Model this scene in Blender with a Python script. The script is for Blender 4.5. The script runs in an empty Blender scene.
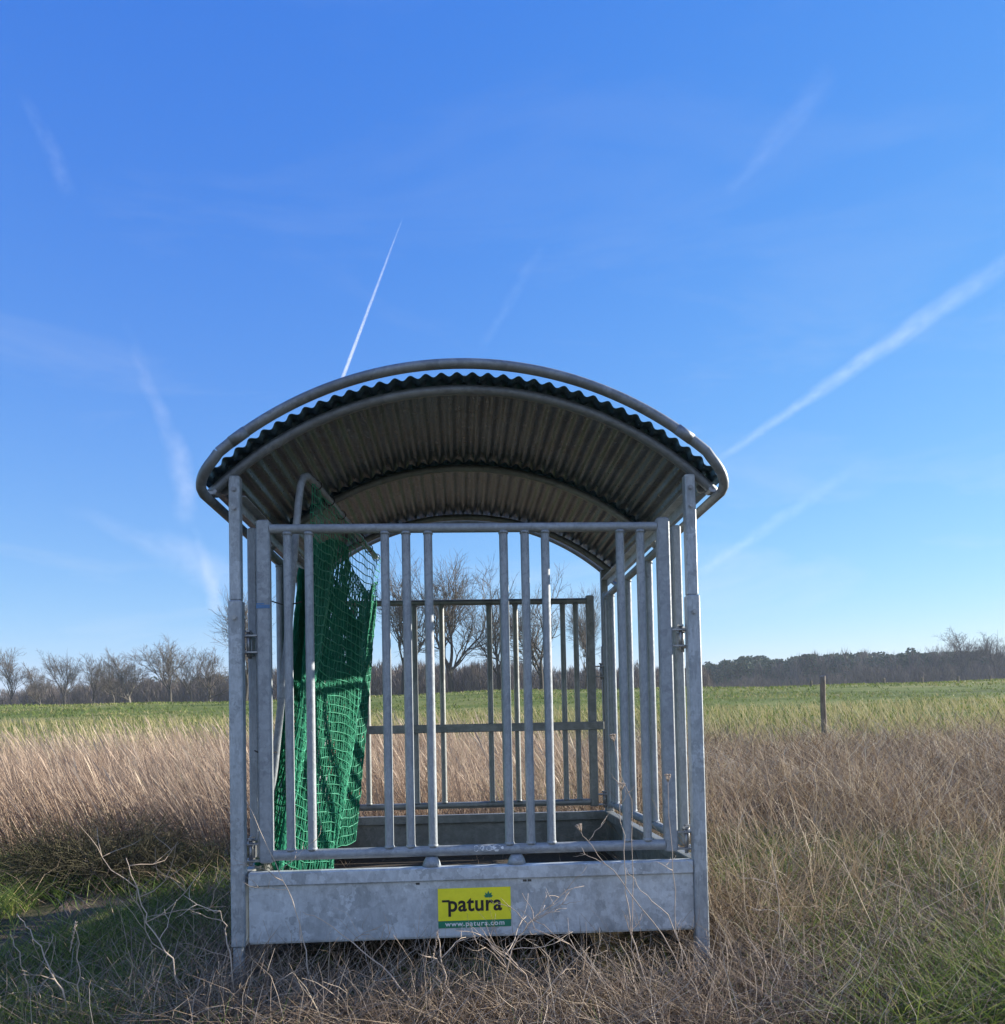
import bpy, math, random
import numpy as np
from mathutils import Matrix, Vector

random.seed(7)
RNG = np.random.default_rng(11)
PI = math.pi
scene = bpy.context.scene
COL = scene.collection

# ------------------------------------------------------------------ camera
F_PX, PPY, PPX, W_PX, H_PX = 790.2, 703.8, 502.5, 1005, 1024


def cam_rot(yaw, pitch, roll):
    F = Vector((math.sin(yaw) * math.cos(pitch), math.cos(yaw) * math.cos(pitch), math.sin(pitch)))
    R0 = Vector((math.cos(yaw), -math.sin(yaw), 0))
    U0 = R0.cross(F)
    R = R0 * math.cos(roll) + U0 * math.sin(roll)
    U = U0 * math.cos(roll) - R0 * math.sin(roll)
    return Matrix((R, U, -F)).transposed().to_4x4()


CAM_F = Matrix.Translation((-.0454, -3.325, 1.0414)) @ cam_rot(.0536, .0315, -.0206)   # pose seen from the feeder
ROT_W = cam_rot(.0536, -.0080, -.0235)
_m = (Matrix.Translation((-.0454, -3.325, 0)) @ ROT_W) @ CAM_F.inverted()
EYE = -(_m @ Vector((0, 0, 0))).z
CAM_W = Matrix.Translation((-.0454, -3.325, EYE)) @ ROT_W
FEEDER_M = CAM_W @ CAM_F.inverted()
CX, CY = -.0454, -3.325

cd = bpy.data.cameras.new('camera')
cam = bpy.data.objects.new('camera', cd)
COL.objects.link(cam)
cam.matrix_world = CAM_W
cd.sensor_fit = 'AUTO'
cd.sensor_width = 36.0
cd.lens = 36.0 * F_PX / H_PX
cd.shift_x = 0.0
cd.shift_y = (PPY - H_PX / 2) / H_PX
cd.clip_start = .05
cd.clip_end = 20000
scene.camera = cam


def ray(u, v):
    """world direction of a photo pixel, scaled to one metre of depth"""
    d = Vector(((u - PPX) / F_PX, -(v - PPY) / F_PX, -1))
    return ROT_W.to_3x3() @ d


def at(u, v, depth):
    return Vector((CX, CY, EYE)) + ray(u, v) * depth


# ------------------------------------------------------------------ ground height
def sstep(a, b, x):
    t = np.clip((x - a) / (b - a), 0, 1)
    return t * t * (3 - 2 * t)


def ground_z(x, y):
    x = np.asarray(x, float)
    y = np.asarray(y, float)
    near = 1 - sstep(30, 90, np.hypot(x, y))
    z = -.085 * sstep(-.3, 2.4, y) + .16 * sstep(6, 30, y)
    z = z + near * (.022 * np.sin(1.9 * x + .7 * y + .6) * np.sin(1.3 * y - .5 * x) + .012 * np.sin(4.1 * x - 2.2 * y) * np.sin(3.3 * y + 1.2))
    crest = 1.42 + .22 * sstep(-18, 4, x) + .10 * np.sin(x * .11 + 1.0) + .05 * np.sin(x * .37)
    far = sstep(48, 72, y + .04 * x) * (1 - sstep(78, 105, y))
    z = z + far * (crest - .075) + .14 * sstep(30, 44, y) * (1 - sstep(44, 54, y)) * (.5 + .5 * np.sin(x * .23 + .5))
    z = z - .35 * sstep(90, 130, y)
    return z


def gz(x, y):
    return float(ground_z(x, y))


# ------------------------------------------------------------------ helpers
def tag(o, label=None, cat=None, group=None, kind=None):
    if label:
        o['label'] = label
    if cat:
        o['category'] = cat
    if group:
        o['group'] = group
    if kind:
        o['kind'] = kind
    return o


def empty(name, loc=(0, 0, 0), rz=0):
    o = bpy.data.objects.new(name, None)
    o.empty_display_size = .2
    COL.objects.link(o)
    o.location = loc
    o.rotation_euler = (0, 0, rz)
    return o


def link(name, me, parent=None):
    o = bpy.data.objects.new(name, me)
    COL.objects.link(o)
    if parent is not None:
        o.parent = parent
    return o


class MB:
    def __init__(self):
        self.v, self.f, self.sm, self.mi = [], [], [], []

    def quad_ring(self, rings, closed=True, caps=True, smooth=True, mi=0):
        n = len(rings[0])
        base = len(self.v)
        for r in rings:
            self.v += [tuple(p) for p in r]
        for i in range(len(rings) - 1):
            for j in range(n if closed else n - 1):
                a = base + i * n + j
                b = base + i * n + (j + 1) % n
                self.f.append((a, b, b + n, a + n))
                self.sm.append(smooth)
                self.mi.append(mi)
        if caps and closed:
            self.f.append(tuple(base + j for j in reversed(range(n))))
            self.f.append(tuple(base + (len(rings) - 1) * n + j for j in range(n)))
            self.sm += [False, False]
            self.mi += [mi, mi]

    def tube(self, pts, r, n=14, smooth=True, caps=True, mi=0):
        pts = [Vector(p) for p in pts]
        rs = r if isinstance(r, (list, tuple)) else [r] * len(pts)
        rings = []
        t0 = (pts[1] - pts[0]).normalized()
        up = Vector((0, 0, 1)) if abs(t0.z) < .9 else Vector((1, 0, 0))
        nrm = (up - t0 * up.dot(t0)).normalized()
        for i, p in enumerate(pts):
            if i == 0:
                t = t0
            elif i == len(pts) - 1:
                t = (pts[i] - pts[i - 1]).normalized()
            else:
                t = ((pts[i + 1] - pts[i]).normalized() + (pts[i] - pts[i - 1]).normalized()).normalized()
            nrm = (nrm - t * nrm.dot(t)).normalized()
            b = t.cross(nrm)
            rings.append([p + (nrm * math.cos(a) + b * math.sin(a)) * rs[i] for a in [2 * PI * k / n for k in range(n)]])
        self.quad_ring(rings, True, caps, smooth, mi)

    def box(self, x0, x1, y0, y1, z0, z1, bev=0.0, mi=0):
        """box with chamfered vertical and horizontal edges"""
        if bev <= 0:
            b = len(self.v)
            self.v += [(x, y, z) for z in (z0, z1) for y in (y0, y1) for x in (x0, x1)]
            for q in ((0, 2, 3, 1), (4, 5, 7, 6), (0, 1, 5, 4), (1, 3, 7, 5), (3, 2, 6, 7), (2, 0, 4, 6)):
                self.f.append(tuple(b + i for i in q))
                self.sm.append(False)
                self.mi.append(mi)
            return
        rings = []
        for z, e in ((z0, bev), (z0 + bev, 0), (z1 - bev, 0), (z1, bev)):
            c = bev
            xa, xb, ya, yb = x0 + e, x1 - e, y0 + e, y1 - e
            rings.append([(xa + c, ya, z), (xb - c, ya, z), (xb, ya + c, z), (xb, yb - c, z), (xb - c, yb, z), (xa + c, yb, z), (xa, yb - c, z), (xa, ya + c, z)])
        self.quad_ring(rings, True, True, False, mi)

    def mesh(self, name, mats):
        me = bpy.data.meshes.new(name)
        me.from_pydata(self.v, [], self.f)
        for m in (mats if isinstance(mats, (list, tuple)) else [mats]):
            me.materials.append(m)
        me.polygons.foreach_set('use_smooth', self.sm)
        me.polygons.foreach_set('material_index', self.mi)
        me.update()
        return me

    def build(self, name, mats, parent=None):
        return link(name, self.mesh(name, mats), parent)


def np_mesh(name, V, Fq, mat, rnd=None, tt=None, smooth=False):
    """mesh from numpy arrays; Fq is (M,4) or (M,3)"""
    me = bpy.data.meshes.new(name)
    k = Fq.shape[1]
    me.vertices.add(len(V))
    me.vertices.foreach_set('co', V.astype(np.float32).ravel())
    me.loops.add(len(Fq) * k)
    me.loops.foreach_set('vertex_index', Fq.astype(np.int32).ravel())
    me.polygons.add(len(Fq))
    me.polygons.foreach_set('loop_start', np.arange(0, len(Fq) * k, k, dtype=np.int32))
    if smooth:
        me.polygons.foreach_set('use_smooth', np.ones(len(Fq), bool))
    if rnd is not None:
        a = me.attributes.new('rnd', 'FLOAT', 'POINT')
        a.data.foreach_set('value', rnd.astype(np.float32))
    if tt is not None:
        a = me.attributes.new('along', 'FLOAT', 'POINT')
        a.data.foreach_set('value', tt.astype(np.float32))
    me.materials.append(mat)
    me.update(calc_edges=True)
    return me


# ------------------------------------------------------------------ materials
class NT:
    def __init__(self, name):
        self.m = bpy.data.materials.new(name)
        self.m.use_nodes = True
        self.t = self.m.node_tree
        self.t.nodes.clear()
        self.out = self.n('ShaderNodeOutputMaterial')

    def n(self, typ, **kw):
        x = self.t.nodes.new(typ)
        for k, v in kw.items():
            setattr(x, k, v)
        return x

    def l(self, a, b):
        self.t.links.new(a, b)

    def ramp(self, fac, stops, interp='LINEAR'):
        r = self.n('ShaderNodeValToRGB')
        r.color_ramp.interpolation = interp
        e = r.color_ramp.elements
        while len(e) < len(stops):
            e.new(.5)
        for el, (p, c) in zip(e, stops):
            el.position = p
            el.color = (c[0], c[1], c[2], 1) if not isinstance(c, (int, float)) else (c, c, c, 1)
        self.l(fac, r.inputs[0])
        return r.outputs[0]

    def noise(self, scale, detail=4, rough=.55, vec=None, dist=0):
        x = self.n('ShaderNodeTexNoise')
        x.inputs['Scale'].default_value = scale
        x.inputs['Detail'].default_value = detail
        x.inputs['Roughness'].default_value = rough
        x.inputs['Distortion'].default_value = dist
        if vec is not None:
            self.l(vec, x.inputs['Vector'])
        return x.outputs['Fac']

    def coord(self, kind='Object', scale=None, rot=None):
        c = self.n('ShaderNodeTexCoord').outputs[kind]
        if scale or rot:
            mp = self.n('ShaderNodeMapping')
            if scale:
                mp.inputs['Scale'].default_value = scale
            if rot:
                mp.inputs['Rotation'].default_value = rot
            self.l(c, mp.inputs['Vector'])
            c = mp.outputs[0]
        return c

    def mix(self, fac, a, b, blend='MIX'):
        x = self.n('ShaderNodeMix', data_type='RGBA', blend_type=blend)
        for s, v in ((x.inputs[0], fac), (x.inputs[6], a), (x.inputs[7], b)):
            if hasattr(v, 'is_linked') or hasattr(v, 'links'):
                self.l(v, s)
            elif isinstance(v, (int, float)):
                s.default_value = v if s.type == 'VALUE' else (v, v, v, 1)
            else:
                s.default_value = (*v, 1)
        return x.outputs[2]

    def principled(self, color, rough=.5, metal=0, bump=None, bump_d=.01, **kw):
        p = self.n('ShaderNodeBsdfPrincipled')
        for key, v in (('Base Color', color), ('Roughness', rough), ('Metallic', metal)):
            s = p.inputs[key]
            if hasattr(v, 'links'):
                self.l(v, s)
            elif isinstance(v, (int, float)):
                s.default_value = v
            else:
                s.default_value = (*v, 1)
        for k, v in kw.items():
            p.inputs[k].default_value = v
        if bump is not None:
            b = self.n('ShaderNodeBump')
            b.inputs['Distance'].default_value = bump_d
            b.inputs['Strength'].default_value = 1.0
            self.l(bump, b.inputs['Height'])
            self.l(b.outputs[0], p.inputs['Normal'])
        self.l(p.outputs[0], self.out.inputs[0])
        return p


def galvanised(name, base=.46, spangle=26, dirt=.25, metal=.75, rough=.46, bs=5.5, con=.30, tint=(.91, .98, 1.03), dcol=(.15, .15, .14), bump=.0012):
    t = NT(name)
    c = t.coord('Object')
    v = t.n('ShaderNodeTexVoronoi')
    v.inputs['Scale'].default_value = spangle
    wc = t.mix(.12, c, t.n('ShaderNodeTexNoise').outputs['Color'])
    t.l(wc, v.inputs['Vector'])
    sep = t.n('ShaderNodeSeparateColor')
    t.l(v.outputs['Color'], sep.inputs[0])
    big = t.noise(bs, 5, .6, c, 1.6)
    fine = t.noise(60, 3, .6, c)
    k = base
    col1 = t.ramp(sep.outputs[0], [(0, (k * .72, k * .74, k * .76)), (1, (k * 1.22, k * 1.24, k * 1.26))])
    v2 = t.n('ShaderNodeTexVoronoi')
    v2.inputs['Scale'].default_value = bs
    wn_ = t.n('ShaderNodeTexNoise')
    wn_.inputs['Scale'].default_value = bs * 2.2
    wn_.inputs['Detail'].default_value = 5
    t.l(c, wn_.inputs['Vector'])
    t.l(t.mix(.16, t.coord('Object', (1.0, 1.0, .8), (.3, .5, .7)), wn_.outputs['Color']), v2.inputs['Vector'])
    sep2 = t.n('ShaderNodeSeparateColor')
    t.l(v2.outputs['Color'], sep2.inputs[0])
    feath = t.noise(bs * 3.2, 6, .65, t.coord('Object', (1.6, 1.6, .7), (0, .8, .5)), .6)
    f2 = t.n('ShaderNodeMath', operation='MULTIPLY_ADD')
    t.l(feath, f2.inputs[0])
    f2.inputs[1].default_value = .9
    t.l(t.mix(.5, sep2.outputs[0], big), f2.inputs[2])
    f3 = t.n('ShaderNodeMath', operation='MULTIPLY')
    t.l(f2.outputs[0], f3.inputs[0])
    f3.inputs[1].default_value = .52
    col2 = t.ramp(f3.outputs[0], [(.33, (k * (1 - con), k * (1.01 - con), k * (1.02 - con))), (.49, (k, k * 1.01, k * 1.02)), (.62, tuple(min(.92, k * (1 + con) * q) for q in (1, 1.01, 1.02)))])
    col = t.mix(1.0, t.mix(.55, col1, col2), tint, 'MULTIPLY')
    stain = t.ramp(t.noise(3.1, 6, .7, t.coord('Object', (1, 1, .35)), .5), [(.52, 0), (.75, 1)])
    sm = t.n('ShaderNodeMath', operation='MULTIPLY')
    t.l(stain, sm.inputs[0])
    sm.inputs[1].default_value = dirt
    col = t.mix(sm.outputs[0], col, dcol)
    rr = t.ramp(fine, [(.3, rough - .06), (.7, rough + .14)])
    t.principled(col, rr, metal, bump=fine, bump_d=bump)
    return t.m


M_ZINC = galvanised('galvanised_steel', .43, 26, .2, .4, .5, 15, .35)
M_TUBE = galvanised('galvanised_tube', .37, 45, .2, .4, .62, 18, .2)
M_SHEET = galvanised('galvanised_sheet', .54, 22, .22, .25, .46, 12, .42)
M_ROOF = galvanised('galvanised_roof', .125, 20, .12, .80, .30, tint=(.42, .76, 1.0), dcol=(.06, .07, .065), bump=.0002)
M_FRAME = galvanised('galvanised_frame', .29, 45, .25, .6, .55)
M_BACK = galvanised('shaded_steel', .27, 36, .3, .60, .55, tint=(.97, 1.0, .95), dcol=(.12, .12, .10))  # darker copy of the steel, shade of rear and trough sides in its colour


def plain(name, color, rough=.5, metal=0, var=.15, scale=30):
    t = NT(name)
    n = t.noise(scale, 4, .6, t.coord('Object'))
    c = t.ramp(n, [(.3, tuple(k * (1 - var) for k in color)), (.7, tuple(min(1, k * (1 + var)) for k in color))])
    t.principled(c, rough, metal, bump=n, bump_d=.0008)
    return t.m


M_BOLT = plain('bolt_steel', (.32, .33, .34), .4, .8)
M_DARKWIRE = plain('dark_wire', (.06, .06, .06), .6)
M_YELLOW = plain('yellow_vinyl', (.93, .86, .03), .4, 0, .05)
M_GREENV = plain('green_vinyl', (.02, .22, .12), .4, 0, .05)
M_BLACKV = plain('black_print', (.02, .018, .02), .4)
M_WHITEV = plain('white_print', (.8, .82, .8), .4, 0, .03)
M_DROP = plain('white_dropping', (.75, .76, .74), .7, 0, .2)
M_BLUEPAINT = plain('blue_paint', (.10, .22, .42), .6, 0, .2)
M_SHADED_LITTER = plain('shaded_litter', (.045, .034, .022), .95, 0, .6, 40)  # hay litter, coloured dark to carry the shade inside the trough


def fibre(name, stops, trans=.35, rough=.7, spec=.25):
    """plant fibre: colour varies from blade to blade; thin blades let light through"""
    t = NT(name)
    a = t.n('ShaderNodeAttribute', attribute_name='rnd')
    col = t.ramp(a.outputs['Fac'], stops)
    p = t.principled(col, rough, 0)
    p.inputs['Specular IOR Level'].default_value = spec
    if trans > 0:
        tr = t.n('ShaderNodeBsdfTranslucent')
        t.l(col, tr.inputs[0])
        mx = t.n('ShaderNodeMixShader')
        mx.inputs[0].default_value = trans
        t.l(p.outputs[0], mx.inputs[1])
        t.l(tr.outputs[0], mx.inputs[2])
        t.l(mx.outputs[0], t.out.inputs[0])
    return t.m


M_TALL = fibre('dry_grass', [(0, (0.204, 0.135, 0.094)), (.35, (0.367, 0.265, 0.188)), (.7, (0.509, 0.385, 0.277)), (.93, (0.631, 0.519, 0.376)), (1, (0.306, 0.301, 0.111))], .3)
M_WEED = fibre('dry_weeds', [(0, (0.114, 0.081, 0.052)), (.3, (0.273, 0.195, 0.123)), (.65, (0.456, 0.347, 0.222)), (.92, (0.616, 0.491, 0.321)), (1, (0.707, 0.603, 0.416))], .15)
M_TWIG = fibre('dry_twigs', [(0, (0.204, 0.147, 0.105)), (.4, (0.428, 0.333, 0.251)), (.8, (0.611, 0.500, 0.388)), (1, (0.713, 0.617, 0.502))], .05)
M_GREEN = fibre('green_grass', [(0, (.05, .10, .02)), (.4, (.13, .21, .04)), (.75, (.27, .31, .075)), (1, (.48, .42, .18))], .35)
M_THATCH = fibre('dead_thatch', [(0, (0.102, 0.073, 0.052)), (.4, (0.244, 0.176, 0.118)), (.8, (0.387, 0.294, 0.199)), (1, (0.478, 0.392, 0.274))], .15)
M_MEADOW = fibre('meadow_grass', [(0, (.075, .12, .022)), (.45, (.175, .235, .048)), (.75, (.29, .27, .105)), (1, (.46, .39, .20))], .3)
M_BARK = fibre('bark', [(0, (.035, .031, .027)), (.6, (.06, .054, .046)), (1, (.10, .09, .075))], 0, .9)
M_PALEBARK = fibre('pale_bark', [(0, (.10, .085, .07)), (.6, (.18, .155, .125)), (1, (.28, .25, .2))], 0, .9)
M_TWIGS = fibre('bare_twigs', [(0, (.075, .062, .052)), (.6, (.125, .105, .088)), (1, (.20, .17, .14))], 0, .9)
M_PINE = fibre('pine_needles', [(0, (.022, .046, .030)), (.5, (.048, .090, .054)), (.85, (.09, .135, .075)), (1, (.15, .15, .10))], .1, .8)
M_THICK = fibre('thicket_twigs', [(0, (.07, .058, .052)), (.5, (.125, .102, .090)), (1, (.20, .165, .135))], .05, .9)
M_BUSH = fibre('dark_stems', [(0, (.03, .028, .02)), (.6, (.075, .07, .04)), (1, (.16, .14, .085))], .1, .9)


def wood_post_mat():
    t = NT('weathered_wood')
    n = t.noise(9, 6, .65, t.coord('Object', (4, 4, .5)), .6)
    c = t.ramp(n, [(.3, (.10, .08, .055)), (.55, (.24, .195, .14)), (.8, (.36, .31, .24))])
    t.principled(c, .85, 0, bump=n, bump_d=.01)
    return t.m


M_WOOD = wood_post_mat()


def ground_mat():
    t = NT('meadow_soil')
    c = t.coord('Object')
    n1 = t.noise(.55, 6, .6, c, .4)
    n2 = t.noise(7, 6, .65, c)
    n3 = t.noise(.08, 5, .6, t.coord('Object', (.6, 2.2, 1)), .5)
    near = t.mix(n1, (.055, .045, .030), (.055, .075, .022))
    near = t.mix(t.ramp(n2, [(.4, 0), (.65, 1)]), near, (.15, .115, .075))
    far = t.ramp(n3, [(.30, (.055, .08, .018)), (.47, (.135, .175, .036)), (.60, (.21, .22, .065)), (.75, (.29, .25, .12))])
    sx = t.n('ShaderNodeSeparateXYZ')
    t.l(c, sx.inputs[0])
    mr = t.n('ShaderNodeMapRange')
    mr.inputs[1].default_value = 16
    mr.inputs[2].default_value = 30
    t.l(sx.outputs[1], mr.inputs[0])
    col = t.mix(mr.outputs[0], near, far)
    hm = t.noise(14, 6, .7, c)
    p = t.principled(col, .95, 0, bump=hm, bump_d=.05)
    p.inputs['Specular IOR Level'].default_value = .15
    return t.m


def path_mat():
    t = NT('trodden_soil')
    n = t.noise(9, 7, .7, t.coord('Object'), .4)
    c = t.ramp(n, [(.3, (.055, .036, .022)), (.55, (.12, .080, .050)), (.75, (.20, .14, .09))])
    t.principled(c, .95, 0, bump=n, bump_d=.04)
    return t.m


# ------------------------------------------------------------------ ground
def grid_mesh(name, xs, ys, mat, dz=0.0, extra=None):
    X, Y = np.meshgrid(xs, ys)
    Z = ground_z(X, Y) + dz
    if extra is not None:
        Z = Z + extra(X, Y)
    V = np.stack([X.ravel(), Y.ravel(), Z.ravel()], 1)
    nx, ny = len(xs), len(ys)
    i = np.arange(ny - 1)[:, None] * nx + np.arange(nx - 1)[None]
    Fq = np.stack([i, i + 1, i + nx + 1, i + nx], -1).reshape(-1, 4)
    return np_mesh(name, V, Fq, mat, smooth=True)


def spread(near, far, n, p=3.0):
    t = np.linspace(-1, 1, n)
    return np.sign(t) * (np.abs(t) * near + np.abs(t) ** p * (far - near))


xs = np.unique(np.concatenate([spread(12, 1250, 170, 5.0), np.linspace(-8, 8, 90)]))
ys = np.unique(np.concatenate([np.linspace(-8, 20, 120), np.linspace(20, 120, 110), np.geomspace(122, 1300, 40), -np.geomspace(9, 400, 25)]))
g = link('ground', grid_mesh('ground', xs, ys, ground_mat()))
tag(g, kind='structure')

# trodden strip of bare soil on the left
pxs = np.linspace(0, 1, 16)
pys = np.linspace(-1.4, 2.1, 34)
PV, PF = [], []
for j, y in enumerate(pys):
    xc = -2.55 + .12 * math.sin(y * 1.7) + .20 * (y + 1.4) * .35
    hw = .33 + .07 * math.sin(y * 3.1 + 1) - .1 * max(0, y - 1)
    for k in pxs:
        x = xc + (k - .5) * 2 * hw
        PV.append((x, y, gz(x, y) + .012 - .05 * (1 - (2 * k - 1) ** 2) * 0 + .006 * math.sin(9 * x) * math.sin(7 * y)))
nx = len(pxs)
for j in range(len(pys) - 1):
    for i in range(nx - 1):
        a = j * nx + i
        PF.append((a, a + 1, a + nx + 1, a + nx))
p = link('path', np_mesh('path', np.array(PV), np.array(PF), path_mat(), smooth=True))
tag(p, kind='structure')

# ------------------------------------------------------------------ the hay feeder
FEED = empty('hay_feeder')
FEED.matrix_world = FEEDER_M
tag(FEED, 'galvanised steel hay feeder with barred gates and curved corrugated roof standing in dry grass', 'hay feeder')
D = 2.1
HX = .992

# corner posts: square sleeve below, roof post sliding in it
for sx_, (xc, yc) in enumerate(((-1, 0), (1, 0), (-1, 1), (1, 1))):
    x0 = -1.002 if xc < 0 else HX - .056
    y0 = 0 if yc == 0 else D - .056
    m = MB()
    m.box(x0, x0 + .056, y0, y0 + .056, .165 if (xc < 0 and yc == 0) else -.02, 1.600, .005)
    ob = m.build('corner_post', M_ZINC if yc == 0 else M_BACK, FEED)
    m = MB()
    m.box(x0 + .005, x0 + .051, y0 + .005, y0 + .051, 1.6005, 2.125, .004)
    m.build('roof_post', M_ZINC if yc == 0 else M_BACK, ob)
    if xc < 0 and yc == 0:
        m = MB()
        m.box(x0 + .006, x0 + .046, y0 + .006, y0 + .046, -.06, .1645, .004)
        m.build('foot', M_ZINC, ob)
    for zb, ins in ((2.065, .005), (1.985, .005), (1.525, 0)):
        yy = (y0 + ins) if yc == 0 else (y0 + .056 - ins)
        s = -1 if yc == 0 else 1
        xm = x0 + .028
        m = MB()
        m.tube([(xm, yy + s * .0005, zb), (xm, yy + s * .003, zb)], .012, 12)
        m.tube([(xm, yy + s * .003, zb), (xm, yy + s * .009, zb)], .008, 6, smooth=False)
        m.build('bolt', M_BOLT, ob)


def panel(along, fixed0, fixed1, out):
    """one wall of the feed box with a raised lip; along = 'x' or 'y'"""
    m = MB()
    lo, hi = -.934, .934
    a0, a1 = min(fixed0, fixed1), max(fixed0, fixed1)

    def bx(l, h, p0, p1, z0, z1, b=.0):
        p0, p1 = min(p0, p1), max(p0, p1)
        if along == 'x':
            m.box(l, h, p0, p1, z0, z1, b)
        else:
            m.box(p0, p1, l, h, z0, z1, b)
    if along == 'y':
        lo, hi = .060, D - .060
    bx(lo, hi, fixed0 - out * .010, fixed0 - out * .016, .178, .408)              # sheet
    bx(lo, hi, fixed0 + out * .004, fixed0 - out * .05, .410, .466, .004)          # lip
    bx(lo, hi, fixed0 - out * .017, fixed0 - out * .06, .168, .178, .002)          # bottom fold
    return m


for al, f0, out, mt in (('x', .014, -1, M_SHEET), ('x', D - .014, 1, M_BACK), ('y', -.978, -1, M_BACK), ('y', .978, 1, M_BACK)):
    ob = panel(al, f0, 0, out).build('box_panel', mt, FEED)
    if al == 'x' and out < 0:
        FRONT = ob
m = MB()
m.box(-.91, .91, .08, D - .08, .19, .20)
m.build('box_floor', M_SHADED_LITTER, FEED)
# two small slots under the lip and the creased corner tabs
for xx in (-.245, .205, .225):
    m = MB()
    m.box(xx, xx + .016, .0225, .0236, .395, .404)
    m.build('slot', M_DARKWIRE, FRONT)

# roof arches
R_ARC, Z_TOP = 1.52, 2.50


def arc(xa, xb, R, zc, n):
    a0, a1 = math.asin(xa / R), math.asin(xb / R)
    return [(R * math.sin(a0 + (a1 - a0) * i / n), zc + R * math.cos(a0 + (a1 - a0) * i / n)) for i in range(n + 1)]


ZC = Z_TOP - R_ARC
for yy, mt in ((.03, M_FRAME), (D / 2, M_BACK), (D - .03, M_BACK)):
    m = MB()
    m.tube([(x, yy, z) for x, z in arc(-1.085, 1.085, R_ARC, ZC, 48)], .021, 14)
    m.build('roof_arch', mt, FEED)

# corrugated sheets, front one lapping over the rear one
def sheet(y0, y1, lift):
    m = MB()
    n, waves = 37 * 12, 37
    Rb = R_ARC + .021 + .0108 + lift
    a = math.asin(1.068 / R_ARC)
    outer, inner = [], []
    for i in range(n + 1):
        th = -a + 2 * a * i / n
        amp = .0088 * math.cos(2 * PI * waves * i / n)
        for lst, dr in ((outer, .0008), (inner, -.0008)):
            r = Rb + amp + dr
            lst.append((r * math.sin(th), ZC + r * math.cos(th)))
    ring = outer + inner[::-1]
    ny = 8
    m.quad_ring([[(x, y0 + (y1 - y0) * k / ny, z) for x, z in reversed(ring)] for k in range(ny + 1)], True, False, True)
    k = len(outer)
    for e in (0, ny):
        b = e * 2 * k
        for i in range(n):
            m.f.append((b + i, b + i + 1, b + 2 * k - 2 - i, b + 2 * k - 1 - i) if e else (b + 2 * k - 1 - i, b + 2 * k - 2 - i, b + i + 1, b + i))
            m.sm.append(False)
            m.mi.append(0)
    return m


sheet(-.045, D / 2 + .10, .0030).build('roof_sheet', M_ROOF, FEED)
sheet(D / 2 - .02, D + .06, 0).build('roof_sheet', M_ROOF, FEED)
for yy in (.03, D / 2, D - .03):
    for i in range(9):
        m = MB()
        th = -math.asin(1.0 / R_ARC) + 2 * math.asin(1.0 / R_ARC) * i / 8
        r0 = R_ARC + .045
        m.tube([(r0 * math.sin(th), yy, ZC + r0 * math.cos(th)), ((r0 + .014) * math.sin(th), yy, ZC + (r0 + .014) * math.cos(th))], .011, 8, smooth=False)
        m.build('roof_bolt', M_BOLT, FEED)

# bumper tube running round the whole roof edge
yb0, yb1, xb = -.165, D + .16, 1.058
half = [(x, z) for x, z in arc(-.985, .985, R_ARC, ZC + .024, 48)]
rc = .095
def corner(sxn, front):
    pts = []
    ze = half[0][1]
    for k in range(1, 8):
        a = k / 8 * PI / 2
        x = .985 + rc * math.sin(a)
        y = rc - rc * math.cos(a)
        z = ze - .135 * (k / 8) ** .8
        pts.append((sxn * x, (yb0 + y) if front else (yb1 - y), z))
    return pts
loop = [(x, yb0, z) for x, z in half] + corner(1, True)
ze = loop[-1][2] - .012
loop += [(.985 + rc, yb0 + rc + .02 + (yb1 - yb0 - 2 * rc - .04) * k / 10, ze) for k in range(11)]
loop += corner(1, False)[::-1] + [(x, yb1, z) for x, z in reversed(half)] + corner(-1, False)
loop += [(-.985 - rc, yb1 - rc - .02 - (yb1 - yb0 - 2 * rc - .04) * k / 10, ze) for k in range(11)]
loop += corner(-1, True)[::-1]
loop.append(loop[0])
m = MB()
m.tube(loop, .0205, 14, caps=False)
BUMP = m.build('bumper_rail', M_FRAME, FEED)
for sgn in (-1, 1):
    x, z = .90 * sgn, ZC + .024 + math.sqrt(R_ARC ** 2 - .81)
    t = Vector((math.sqrt(R_ARC ** 2 - .81), 0, -.90 * sgn)).normalized()
    m = MB()
    m.tube([Vector((x, yb0, z)) - t * .045, Vector((x, yb0, z)) + t * .03], .0222, 14)
    m.build('joint_sleeve', M_FRAME, BUMP)
    for yy in (.03, D - .03):
        m = MB()
        xa, za = 1.05 * sgn, ZC + math.sqrt(R_ARC ** 2 - 1.05 ** 2)
        m.box(min(xa, xa + .03 * sgn), max(xa, xa + .03 * sgn), yy - .025, yy + .025, za - .035, za - .019, .002)
        m.tube([(xa, yy - .03, za - .022), (xa, yy + .03, za - .022)], .008, 6, smooth=False)
        m.tube([(xa - .02 * sgn, yy + .033, za), (xa - .02 * sgn, yy + .045, za)], .02, 8, smooth=False)
        m.build('bumper_bracket', M_BOLT, FEED)

# eave rails between front and rear posts (angle section)
for sgn in (-1, 1):
    m = MB()
    xo = sgn * (HX - .008)
    m.box(min(xo, xo - sgn * .005), max(xo, xo - sgn * .005), .06, D - .06, 2.005, 2.055, .001)
    m.box(min(xo - sgn * .005, xo - sgn * .045), max(xo - sgn * .005, xo - sgn * .045), .06, D - .06, 2.050, 2.055, .001)
    m.build('eave_rail', M_ZINC, FEED)

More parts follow.
